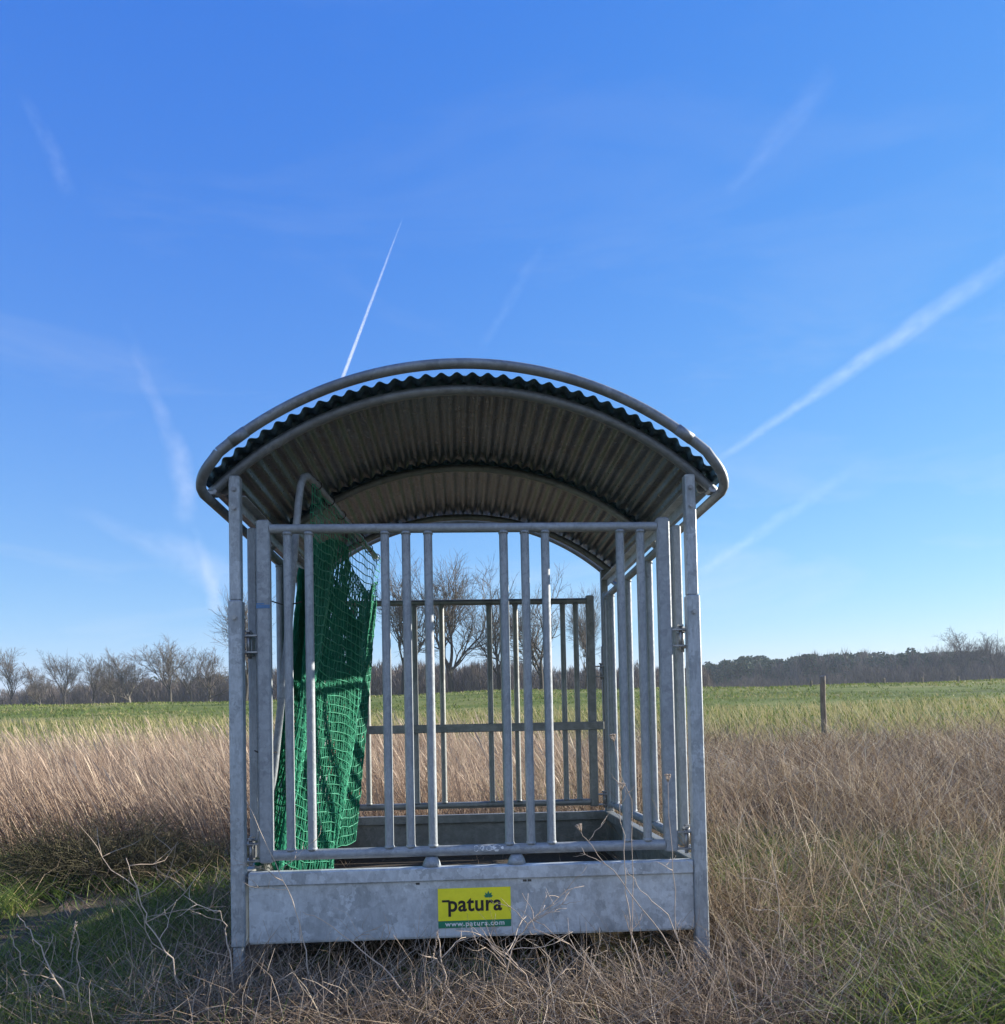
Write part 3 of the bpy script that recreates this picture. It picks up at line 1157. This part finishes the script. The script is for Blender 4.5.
weed(W((82, 1022, 2.7), (79, 985, 2.72), (78, 950, 2.74), (76, 922, 2.76)), 'straight stalk with a ribbed seed spike at the lower left', .0028, 1, spike=True, seed=8, blen=.15)
weed(W((28, 1022, 2.8), (28, 985, 2.8), (22, 958, 2.8), (10, 934, 2.82)), 'short hooked stem nearest the lower left corner', .0030, 1, seed=9, blen=.1)
weed(W((238, 1020, 2.9), (231, 960, 2.9), (226, 930, 2.95), (219, 912, 2.95), (205, 909, 2.96)), 'arching grey stem before the left corner post', .0030, 4, seed=10, blen=.2)
weed(W((470, 1022, 2.85), (446, 985, 2.85), (440, 950, 2.88), (438, 930, 2.9)), 'upright brown dock stalk under the box below the sign', .0042, 3, spike=True, seed=11, blen=.12)
weed(W((432, 1010, 2.8), (400, 985, 2.82), (360, 950, 2.86), (322, 920, 2.9), (303, 912, 2.92)), 'long straw stalk slanting across the left half of the box', .0030, 2, seed=12, blen=.14)
weed(W((590, 1022, 2.7), (540, 1000, 2.75), (520, 968, 2.8), (500, 952, 2.85)), 'thick pale stem lying at bottom centre below the sign', .0036, 5, seed=13, blen=.2)
weed(W((500, 1015, 2.9), (510, 950, 2.92), (528, 925, 2.95), (545, 905, 3.0)), 'bushy dry weed at the right edge of the sign', .0028, 9, seed=14, blen=.17)
weed(W((640, 1010, 2.75), (610, 985, 2.8), (570, 945, 2.85), (536, 920, 2.9), (522, 893, 3.0)), 'slanting stalk starting right of the sign and running down right', .0026, 3, seed=15, blen=.15)
weed(W((700, 940, 3.1), (668, 915, 3.1), (640, 890, 3.1), (626, 868, 3.12)), 'short pale stalk across the right end of the box lip', .0022, 1, seed=16, blen=.1)
weed(W((960, 1000, 3.4), (938, 960, 3.5), (925, 925, 3.55), (905, 880, 3.6)), 'leaning dry stalk over the green patch at lower right', .0028, 3, seed=17, blen=.15)
weed(W((790, 1015, 3.1), (782, 960, 3.15), (778, 900, 3.2), (772, 850, 3.25)), 'tall bare brown stalk right of the feeder corner post', .0026, 3, seed=18, blen=.15)

# dark low bush at the edge of the tall grass
def bush(u, v, d, r_, h_, n, label, seed):
    q = at(u, v, d)
    root_z = gz(q.x, q.y)
    P = np.zeros((n, 7, 3))
    rg = np.random.default_rng(seed)
    az = rg.random(n) * 2 * PI
    rad = rg.random(n) ** .5 * r_ * .5
    P[:, 0] = np.stack([np.cos(az) * rad, np.sin(az) * rad * .7, np.full(n, -.02)], 1)
    dv = np.stack([np.cos(az) * .8, np.sin(az) * .8, .35 + .9 * rg.random(n)], 1)
    for k in range(1, 7):
        dv = dv + rg.normal(0, .3, (n, 3)) + np.array([0, 0, -.16])
        dv /= np.linalg.norm(dv, axis=1, keepdims=True)
        P[:, k] = P[:, k - 1] + dv * h_ / 4.2
        P[:, k, 2] = np.maximum(P[:, k, 2], .0)
    V, Fq, R_ = twig_tubes(P, np.full(n, .003), np.full(n, .0012), rg.random(n))
    o = link('low_bush', np_mesh('low_bush', V, Fq, M_BUSH, R_))
    o.location = (q.x, q.y, root_z)
    tag(o, label, 'bush')


bush(96, 870, 5.75, .75, .42, 1500, 'dark low bush in front of the tall dry grass at left', 3)
bush(176, 868, 5.6, .55, .26, 700, 'small brown bush between the dark bush and the feeder', 4)

# ------------------------------------------------------------------ fence posts
def fence_post(u, d, top_v, rad, label, cat='fence post', group=None, lean=0.0, seed=0):
    q = at(u, top_v, d)
    z0 = gz(q.x, q.y)
    h = max(.5, q.z - z0)
    r = random.Random(seed)
    rings = []
    for k in range(9):
        t = k / 8
        ring = []
        for j in range(12):
            a = 2 * PI * j / 12
            rr = rad * (1.05 - .1 * t) * (1 + .10 * math.sin(3 * a + seed + 2 * t) + r.uniform(-.04, .04))
            ring.append((rr * math.cos(a) + lean * t * h + .012 * math.sin(t * 5 + seed), rr * math.sin(a), -.1 + t * (h + .1) + (.02 * math.sin(a + seed) if k == 8 else 0)))
        rings.append(ring)
    m = MB()
    m.quad_ring(rings, True, True, True)
    o = m.build('fence_post', M_WOOD)
    o.location = (q.x, q.y, z0)
    tag(o, label, cat, group)


fence_post(823, 18.5, 676, .064, 'weathered round wooden fence post standing alone in the dry grass', lean=-.006, seed=1)
fp = 'small posts along the far bank'
for i, (u, tv, lb) in enumerate(((811, 680.5, 'short dark far post left of the near wooden post'), (884, 678, 'far post on the bank between the near wooden post and the bare trees'),
                                 (922, 677, 'far post on the bank below the left of the far right trees'), (958, 676, 'far post on the bank straight under the far right trees'),
                                 (990, 675.5, 'far post on the bank nearest the right picture edge'))):
    fence_post(u, 74 + i, tv, .11, lb, group=fp, seed=i + 5)

# ------------------------------------------------------------------ bare trees
def make_tree(seed, height, spread_=1.0, trunk_frac=.3, forks=(3, 4), tw=.01):
    """skeleton of a bare broadleaf tree; returns (trunk+limbs mesh arrays, twigs mesh arrays)"""
    r = random.Random(seed)
    rec = {}

    def grow(p, d, l, rad, lev):
        K = 7 if lev < 3 else 5
        q = [p]
        dd = d.copy()
        for k in range(K - 1):
            wv = .07 + .025 * lev
            dd = (dd + Vector((r.gauss(0, wv), r.gauss(0, wv), r.gauss(.03, wv)))).normalized()
            q.append(q[-1] + dd * l / (K - 1))
        rec.setdefault(lev, []).append((q, rad, rad * (.75 if lev == 0 else .45)))
        if lev >= 5:
            return
        nb = {0: r.randint(*forks), 1: r.randint(5, 6), 2: 5, 3: 4, 4: 4}[lev]
        for b in range(nb):
            if b == 0:
                i, nd = K - 1, (dd + Vector((r.gauss(0, .12), r.gauss(0, .12), .06))).normalized()
            else:
                i = K - 1 if (lev == 0 and r.random() < .4) else r.randint(K // 2 if lev == 0 else 1, K - 1)
                perp = Matrix.Rotation(r.random() * 2 * PI, 3, dd) @ dd.orthogonal().normalized()
                s = r.uniform(.40, .85) * spread_
                nd = (dd + perp * s + Vector((0, 0, .14 if lev < 3 else .05))).normalized()
            ratio = r.uniform(.68, .90) if lev < 2 else r.uniform(.52, .74)
            f = 1 - .30 * i / (K - 1)
            grow(q[i], nd, l * ratio * (1.3 if lev == 0 else 1), rad * (.62 if b else .80) * f, lev + 1)
    grow(Vector((0, 0, -.3)), Vector((r.gauss(0, .04), r.gauss(0, .04), 1)).normalized(), height * trunk_frac, height * .023, 0)
    zmax = float(np.percentile([p[2] for q, *_ in rec[5] for p in q], 98))
    k = height / zmax

    def arr(levs):
        parts_ = []
        for lv in levs:
            P = np.array([[tuple(v * k) for v in q] for q, *_ in rec[lv]])
            r0 = np.maximum(np.array([a * k for _, a, _ in rec[lv]]), tw)
            r1 = np.maximum(np.array([b * k for _, _, b in rec[lv]]), tw * .7)
            rg = np.random.default_rng(seed + lv)
            parts_.append(twig_tubes(P, r0, r1, rg.random(len(P))))
        return join(parts_)
    return arr((0, 1, 2)), arr((3, 4, 5))


protos = []
for i, (hh, sp_, tf, fk, tw) in enumerate(((13, 1.0, .27, (3, 4), .019), (12, 1.2, .22, (4, 5), .019), (13, .8, .30, (3, 4), .019), (17, .95, .27, (3, 4), .016), (17, 1.1, .24, (4, 5), .016))):
    l_, t_ = make_tree(40 + i, hh, sp_, tf, fk, tw)
    protos.append((hh, np_mesh('trunk', *l_[:2], M_BARK, l_[2]), np_mesh('crown', *t_[:2], M_TWIGS, t_[2])))


def place_tree(u, d, top_v, proto, rz, label, group, wscale=1.0, pale=False, base_drop=0.0):
    q = at(u, top_v, d)
    z0 = gz(q.x, q.y) - base_drop
    hh, tm_, cm_ = protos[proto]
    root = empty('bare_tree', (q.x, q.y, z0), rz)
    s = (q.z - z0) / hh
    root.scale = (s * wscale, s * wscale, s)
    tag(root, label, 'tree', group)
    t = link('trunk', tm_, root)
    if pale:
        me = tm_.copy()
        me.materials.clear()
        me.materials.append(M_PALEBARK)
        t.data = me
    link('crown', cm_, root)


GL = 'bare trees along the far bank at left'
place_tree(11, 175, 652, 2, .3, 'bare tree nearest the left picture edge with a round crown', GL)
place_tree(40, 190, 668, 1, 1.3, 'small bare tree just right of the leftmost tree', GL)
place_tree(64, 180, 656, 0, 2.2, 'bare tree with fan shaped crown, third from the left edge', GL)
place_tree(91, 180, 657, 2, 4.0, 'slender bare tree left of the pale trunked leaning tree', GL)
place_tree(112, 190, 661, 0, 5.0, 'small bare tree crowding the left side of the pale trunked tree', GL)
place_tree(129, 165, 655, 1, .9, 'wide bare tree with a pale trunk', GL, 1.1, pale=True)
place_tree(169, 165, 644, 0, 3.1, 'tallest bare tree of the left row, dark trunk and dome crown', GL, 1.15)
place_tree(191, 185, 651, 2, 1.9, 'thin bare tree right of the tallest tree of the left row', GL)
place_tree(209, 175, 655, 1, 2.7, 'bare tree with spreading limbs left of the feeder post', GL)
place_tree(242, 125, 592, 3, .5, 'large bare tree half hidden behind the left corner post', GL, .9)
GC = 'bare trees seen through the feeder'
place_tree(401, 112, 568, 4, 1.1, 'dark stemmed bare tree seen beside the hay net', GC, .85)
place_tree(449, 112, 562, 3, 2.4, 'large bare tree standing free in the open gap of the gate', GC, 1.0)
place_tree(497, 125, 582, 4, 3.9, 'bare tree seen between the two sets of gate bars right of the gap', GC, .8)
place_tree(539, 118, 588, 4, 5.2, 'forked bare tree behind the right hand bars of the gate', GC, .95)
place_tree(583, 130, 592, 3, .2, 'bare tree behind the rear gate upright', GC, .75)
GR = 'bare trees at far right'
place_tree(967, 300, 634, 1, .7, 'wide bare tree rising over the forest at far right', GR, 1.1)
place_tree(996, 300, 637, 0, 1.7, 'bare tree over the forest at the right picture edge', GR, 1.1)
place_tree(940, 330, 646, 0, 2.9, 'small bare tree left of the two far right trees', GR, .8)


# ------------------------------------------------------------------ far woods
def wood(name, profile, d0, d1, n, per, kind, mat, label, seed):
    """profile: list of (u, top_v); one mass of small leaf clumps shaped as many trees"""
    rg = np.random.default_rng(seed)
    us = np.array([p_[0] for p_ in profile], float)
    vs = np.array([p_[1] for p_ in profile], float)
    Vs, Rs = [], []
    for _ in range(n):
        u = rg.uniform(us[0], us[-1])
        d = rg.uniform(d0, d1)
        tv = np.interp(u, us, vs) + abs(rg.normal(0, 4.5)) - 2.0 + 2.2 * math.sin(u * .085 + 1) * math.sin(u * .031) + 1.2 * math.sin(u * .37) - (3.0 if rg.random() < .05 else 0)
        q = at(u, tv, d)
        z0 = gz(q.x, q.y)
        h = q.z - z0
        if h < 1:
            continue
        w = h * (rg.uniform(.15, .30) if kind == 'pine' else rg.uniform(.22, .34))
        shade = np.clip(rg.normal(.5, .2), 0, 1)
        m_ = per
        a = rg.random(m_) * 2 * PI
        if kind == 'pine':
            t = rg.random(m_) ** .7
            t = .12 + .88 * t
            rr = w * np.sqrt(np.clip(1 - ((t - .55) / .5) ** 2, 0.02, 1)) * (.5 + .5 * rg.random(m_)) * (1 + .3 * np.sin(t * 15 + a * 2 + shade * 9))
        else:
            t = rg.random(m_)
            rr = w * np.sqrt(np.clip(1 - (2 * t - .9) ** 2 * .8, 0, 1)) * rg.random(m_) ** .4
        c = np.stack([q.x + rr * np.cos(a), q.y + rr * np.sin(a), z0 + t * h], 1)
        s = h * (.034 if kind == 'pine' else .040) * (.5 + rg.random(m_))
        e1 = rg.normal(0, 1, (m_, 3))
        e1 /= np.linalg.norm(e1, axis=1, keepdims=True)
        e2 = np.cross(e1, rg.normal(0, 1, (m_, 3)))
        e2 /= np.linalg.norm(e2, axis=1, keepdims=True)
        if kind != 'pine':
            e1[:, 2] = np.abs(e1[:, 2]) + 1.2
            s2 = s * .22
            s = s * 2.2
        else:
            s2 = s * .7
        A = e1 * s[:, None]
        B = e2 * s2[:, None]
        quad = np.stack([c - A - B * .6, c - A * .2 + B, c + A, c + A * .1 - B], 1)
        Vs.append(quad.reshape(-1, 3))
        Rs.append(np.repeat(np.clip(shade + rg.normal(0, .22, m_), 0, 1), 4))
    V = np.concatenate(Vs)
    o = link(name, np_mesh(name, V, np.arange(len(V)).reshape(-1, 4), mat, np.concatenate(Rs)))
    tag(o, label, 'woodland', kind='stuff')


wood('pine_wood', [(660, 668), (705, 667), (730, 663), (750, 660), (790, 659), (805, 656), (850, 657), (880, 654), (930, 654), (1060, 655)], 330, 420, 420, 330, 'pine', M_PINE,
     'dark pine wood along the far side of the meadow at right', 1)
wood('thicket', [(690, 684), (740, 681), (800, 677), (850, 671), (930, 667), (1060, 665)], 260, 320, 210, 190, 'bare', M_THICK,
     'grey brown bare thicket in front of the pine wood at right', 2)
wood('thicket', [(-40, 695), (0, 694), (40, 690), (75, 688), (110, 681), (150, 684), (190, 682), (230, 676), (300, 672)], 205, 260, 330, 200, 'bare', M_THICK,
     'grey brown bare thicket below the row of trees at left', 3)
wood('pine_wood', [(100, 686), (150, 684), (195, 680), (235, 674), (330, 670)], 300, 360, 120, 150, 'pine', M_PINE,
     'dark evergreen wood behind the tree row at left', 4)
wood('thicket', [(300, 672), (400, 668), (460, 669), (520, 667), (600, 672), (660, 671), (705, 672)], 170, 240, 330, 220, 'bare', M_THICK,
     'brown bare thicket seen through the feeder bars', 5)

wood('thicket', [(690, 669), (730, 664), (800, 658), (850, 656), (930, 654), (1060, 654)], 325, 345, 60, 160, 'bare', M_THICK,
     'bare crowns standing among the pines of the far wood at right', 6)

# ------------------------------------------------------------------ sky, contrails
SUN_AZ, SUN_EL = math.radians(70), math.radians(19)
world = bpy.data.worlds.new('World')
scene.world = world
world.use_nodes = True
nt = world.node_tree
nt.nodes.clear()
wo = nt.nodes.new('ShaderNodeOutputWorld')
bg = nt.nodes.new('ShaderNodeBackground')
sky = nt.nodes.new('ShaderNodeTexSky')
sky.sky_type = 'NISHITA'
sky.sun_disc = False
sky.sun_elevation = SUN_EL
sky.sun_rotation = SUN_AZ
sky.altitude = 0
sky.air_density = 1.0
sky.dust_density = 0.0
sky.ozone_density = 6.0
EXPO = 1.3
# thin cirrus veils, by direction in the sky
tc = nt.nodes.new('ShaderNodeTexCoord')
def wn(typ, **kw):
    x_ = nt.nodes.new(typ)
    for k_, v_ in kw.items():
        setattr(x_, k_, v_)
    return x_
mp = wn('ShaderNodeMapping')
mp.inputs['Rotation'].default_value = (.3, .55, .4)
mp.inputs['Scale'].default_value = (1.2, 2.2, 5.5)
nt.links.new(tc.outputs['Generated'], mp.inputs[0])
n1 = wn('ShaderNodeTexNoise')
n1.inputs['Scale'].default_value = 1.6
n1.inputs['Detail'].default_value = 8
n1.inputs['Roughness'].default_value = .62
n1.inputs['Distortion'].default_value = .8
nt.links.new(mp.outputs[0], n1.inputs['Vector'])
rp = wn('ShaderNodeValToRGB')
rp.color_ramp.elements[0].position = .52
rp.color_ramp.elements[0].color = (0, 0, 0, 1)
rp.color_ramp.elements[1].position = .85
rp.color_ramp.elements[1].color = (.05, .05, .05, 1)
nt.links.new(n1.outputs['Fac'], rp.inputs[0])
# the phone camera's colour response for a clear winter sky
sp = wn('ShaderNodeSeparateColor')
nt.links.new(sky.outputs[0], sp.inputs[0])
cb = wn('ShaderNodeCombineColor')
SKY_S = .12
for ch, (ga, aa) in enumerate(((1.16, 1.40), (.78, 1.12), (.29, 1.13))):
    m1 = wn('ShaderNodeMath', operation='MULTIPLY')
    m1.inputs[1].default_value = .12
    nt.links.new(sp.outputs[ch], m1.inputs[0])
    m2 = wn('ShaderNodeMath', operation='POWER')
    m2.inputs[1].default_value = ga
    nt.links.new(m1.outputs[0], m2.inputs[0])
    m3 = wn('ShaderNodeMath', operation='MULTIPLY')
    m3.inputs[1].default_value = aa / 2 ** EXPO / SKY_S
    nt.links.new(m2.outputs[0], m3.inputs[0])
    nt.links.new(m3.outputs[0], cb.inputs[ch])
# pale veil of high cloud near the horizon; neutral fill added behind the camera
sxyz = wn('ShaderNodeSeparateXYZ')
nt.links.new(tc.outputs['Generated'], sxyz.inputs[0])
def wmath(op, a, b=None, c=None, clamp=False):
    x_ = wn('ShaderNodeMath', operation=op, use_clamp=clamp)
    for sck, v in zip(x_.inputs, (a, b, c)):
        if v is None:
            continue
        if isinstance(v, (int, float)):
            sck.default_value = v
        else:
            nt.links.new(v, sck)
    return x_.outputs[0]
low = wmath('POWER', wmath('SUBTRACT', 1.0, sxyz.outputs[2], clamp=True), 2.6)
back_fill = wmath('MULTIPLY_ADD', sxyz.outputs[1], -1.5, -.10, clamp=True)
veil = wmath('ADD', wmath('MULTIPLY', low, .15), wmath('MULTIPLY', back_fill, .42))
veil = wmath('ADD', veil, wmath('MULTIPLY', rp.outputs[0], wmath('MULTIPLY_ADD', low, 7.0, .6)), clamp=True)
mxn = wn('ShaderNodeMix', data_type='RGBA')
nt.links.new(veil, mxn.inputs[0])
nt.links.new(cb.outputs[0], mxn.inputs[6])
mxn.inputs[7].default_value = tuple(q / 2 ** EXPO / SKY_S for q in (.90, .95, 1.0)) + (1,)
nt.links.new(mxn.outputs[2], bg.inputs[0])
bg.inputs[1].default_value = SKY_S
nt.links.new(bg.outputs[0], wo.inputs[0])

sd = bpy.data.lights.new('sun', 'SUN')
sd.energy = 4.0
sd.angle = math.radians(.53)
sd.color = (1.0, .93, .82)
so = bpy.data.objects.new('sun', sd)
COL.objects.link(so)
sv = Vector((math.sin(SUN_AZ) * math.cos(SUN_EL), math.cos(SUN_AZ) * math.cos(SUN_EL), math.sin(SUN_EL)))
so.rotation_euler = (-sv).to_track_quat('-Z', 'Y').to_euler()


def vapour(name, dens, aspect, w0, w1, bend, noise_sc, lo, hi, ragged):
    """cloud thinning out from the trail's axis; local x runs along the trail, y and z across it"""
    m_ = bpy.data.materials.new(name)
    m_.use_nodes = True
    t = m_.node_tree
    t.nodes.clear()
    N = t.nodes.new
    L = t.links.new

    def math_(op, a, b=None, clamp=False):
        x_ = N('ShaderNodeMath')
        x_.operation = op
        x_.use_clamp = clamp
        for sck, v in zip(x_.inputs, (a, b)):
            if v is None:
                continue
            if isinstance(v, (int, float)):
                sck.default_value = v
            else:
                L(v, sck)
        return x_.outputs[0]
    o = N('ShaderNodeOutputMaterial')
    pv = N('ShaderNodeVolumePrincipled')
    pv.inputs['Color'].default_value = (1, 1, 1, 1)
    pv.inputs['Anisotropy'].default_value = .3
    c = N('ShaderNodeTexCoord')
    sx = N('ShaderNodeSeparateXYZ')
    L(c.outputs['Object'], sx.inputs[0])
    x, y, z = sx.outputs
    mp_ = N('ShaderNodeMapping')
    mp_.inputs['Scale'].default_value = (aspect * .45, 1, 1)
    L(c.outputs['Object'], mp_.inputs[0])
    n_ = N('ShaderNodeTexNoise')
    n_.inputs['Scale'].default_value = noise_sc
    n_.inputs['Detail'].default_value = 8
    n_.inputs['Roughness'].default_value = .7
    n_.inputs['Distortion'].default_value = .4
    L(mp_.outputs[0], n_.inputs['Vector'])
    nl = N('ShaderNodeTexNoise')
    nl.inputs['Scale'].default_value = noise_sc * .45
    L(mp_.outputs[0], nl.inputs['Vector'])
    t01 = math_('MULTIPLY_ADD', x, .5)
    t.nodes[-1].inputs[2].default_value = .5
    w = math_('MULTIPLY_ADD', t01, w1 - w0)
    t.nodes[-1].inputs[2].default_value = w0
    yb = math_('SUBTRACT', y, math_('MULTIPLY', math_('SUBTRACT', 1.0, math_('MULTIPLY', x, x)), bend))
    yb = math_('ADD', yb, math_('MULTIPLY', math_('SUBTRACT', nl.outputs['Fac'], .5), ragged))
    r2 = math_('ADD', math_('MULTIPLY', yb, yb), math_('MULTIPLY', z, z))
    fall = math_('SUBTRACT', 1.0, math_('DIVIDE', r2, math_('MULTIPLY', w, w)), True)
    fall = math_('MULTIPLY', fall, fall)
    ends = math_('MULTIPLY', math_('SUBTRACT', 1.0, math_('POWER', math_('ABSOLUTE', x), 4.0)), 1.0, True)
    mr = N('ShaderNodeMapRange')
    mr.inputs[1].default_value = lo
    mr.inputs[2].default_value = hi
    mr.inputs[3].default_value = 0
    mr.inputs[4].default_value = dens
    L(n_.outputs['Fac'], mr.inputs[0])
    L(math_('MULTIPLY', math_('MULTIPLY', mr.outputs[0], fall), ends), pv.inputs['Density'])
    L(pv.outputs[0], o.inputs['Volume'])
    return m_


ALT = 1800.0


def sky_at(u, v):
    d = ray(u, v)
    return Vector((CX, CY, EYE)) + d * (ALT / d.z)


def contrail(a, b, wa, wb, dens, label, bend=0.0, noise_sc=1.6, lo=.30, hi=.75, ragged=.5):
    """a, b: ends as photo pixels; the trail lies level at ALT; wa, wb: visible widths in photo pixels at the ends"""
    A, B = sky_at(*a), sky_at(*b)
    E0 = Vector((CX, CY, EYE))
    ra, rb = wa * .5 * (A - E0).length / F_PX, wb * .5 * (B - E0).length / F_PX
    R = max(ra, rb) * (1.35 + abs(bend))
    Lh = (B - A).length / 2
    m = MB()
    m.tube([(-1, 0, 0), (-.5, 0, 0), (0, 0, 0), (.5, 0, 0), (1, 0, 0)], 1.0, 16)
    o = m.build('contrail', vapour('vapour', dens / R, Lh / R, ra / R * 1.1, rb / R * 1.1, bend, noise_sc, lo, hi, ragged))
    xa = (B - A).normalized()
    mid = (A + B) / 2
    za = (mid - E0).normalized()
    ya = za.cross(xa).normalized()
    za = xa.cross(ya)
    Mx = Matrix((xa * Lh, ya * R, za * R)).transposed().to_4x4()
    o.matrix_world = Matrix.Translation(mid) @ Mx
    tag(o, label, 'contrail')
    return o


contrail((340, 385), (403, 217), 4.2, 1.5, 1.0, 'thin bright contrail rising above the feeder roof', 0, 1.2, .1, .6, .15)
contrail((712, 464), (1040, 240), 9, 24, .20, 'broad fading contrail slanting across the right of the sky', .03, 1.6, .30, .72, .55)
contrail((695, 575), (872, 456), 14, 16, .08, 'faint wisp low in the sky right of the feeder roof', .1, 1.4, .34, .75, .7)
contrail((118, 318), (186, 520), 14, 26, .22, 'faded curling contrail in the sky left of the roof', -.35, 1.5, .34, .75, .8)
contrail((60, 505), (240, 588), 18, 44, .26, 'faint wide wisp low in the sky behind the left post', -.1, 1.5, .34, .75, .8)
contrail((194, 525), (216, 612), 10, 18, .15, 'small upright wisp just left of the left post', -.1, 1.5, .34, .75, .7)
contrail((22, 95), (68, 196), 14, 16, .09, 'short faint wisp high at the upper left', -.2, 1.6, .36, .75, .8)
contrail((725, 195), (835, 70), 16, 26, .07, 'faint smudge of vapour high at the upper right', .1, 1.6, .36, .75, .8)
contrail((480, 350), (545, 240), 14, 12, .04, 'barely visible streak of vapour straight above the roof', .1, 1.6, .36, .75, .8)

# ------------------------------------------------------------------ haze
hm = bpy.data.materials.new('winter_haze')
hm.use_nodes = True
hm.node_tree.nodes.clear()
ho = hm.node_tree.nodes.new('ShaderNodeOutputMaterial')
hv = hm.node_tree.nodes.new('ShaderNodeVolumePrincipled')
hv.inputs['Color'].default_value = (.80, .88, 1.0, 1)
hv.inputs['Density'].default_value = .00030
hm.node_tree.links.new(hv.outputs[0], ho.inputs['Volume'])
m = MB()
m.box(-1300, 1300, -420, 1350, -3.5, 48)
hz = m.build('haze', hm)
tag(hz, kind='stuff')

# ------------------------------------------------------------------ render settings
scene.render.engine = 'CYCLES'
scene.view_settings.view_transform = 'Standard'
scene.view_settings.look = 'None'
scene.view_settings.exposure = EXPO
scene.view_settings.gamma = 1.0
scene.cycles.max_bounces = 8
scene.cycles.volume_bounces = 1
scene.cycles.transparent_max_bounces = 8
scene.cycles.use_denoising = True
scene.render.resolution_x = W_PX
scene.render.resolution_y = H_PX
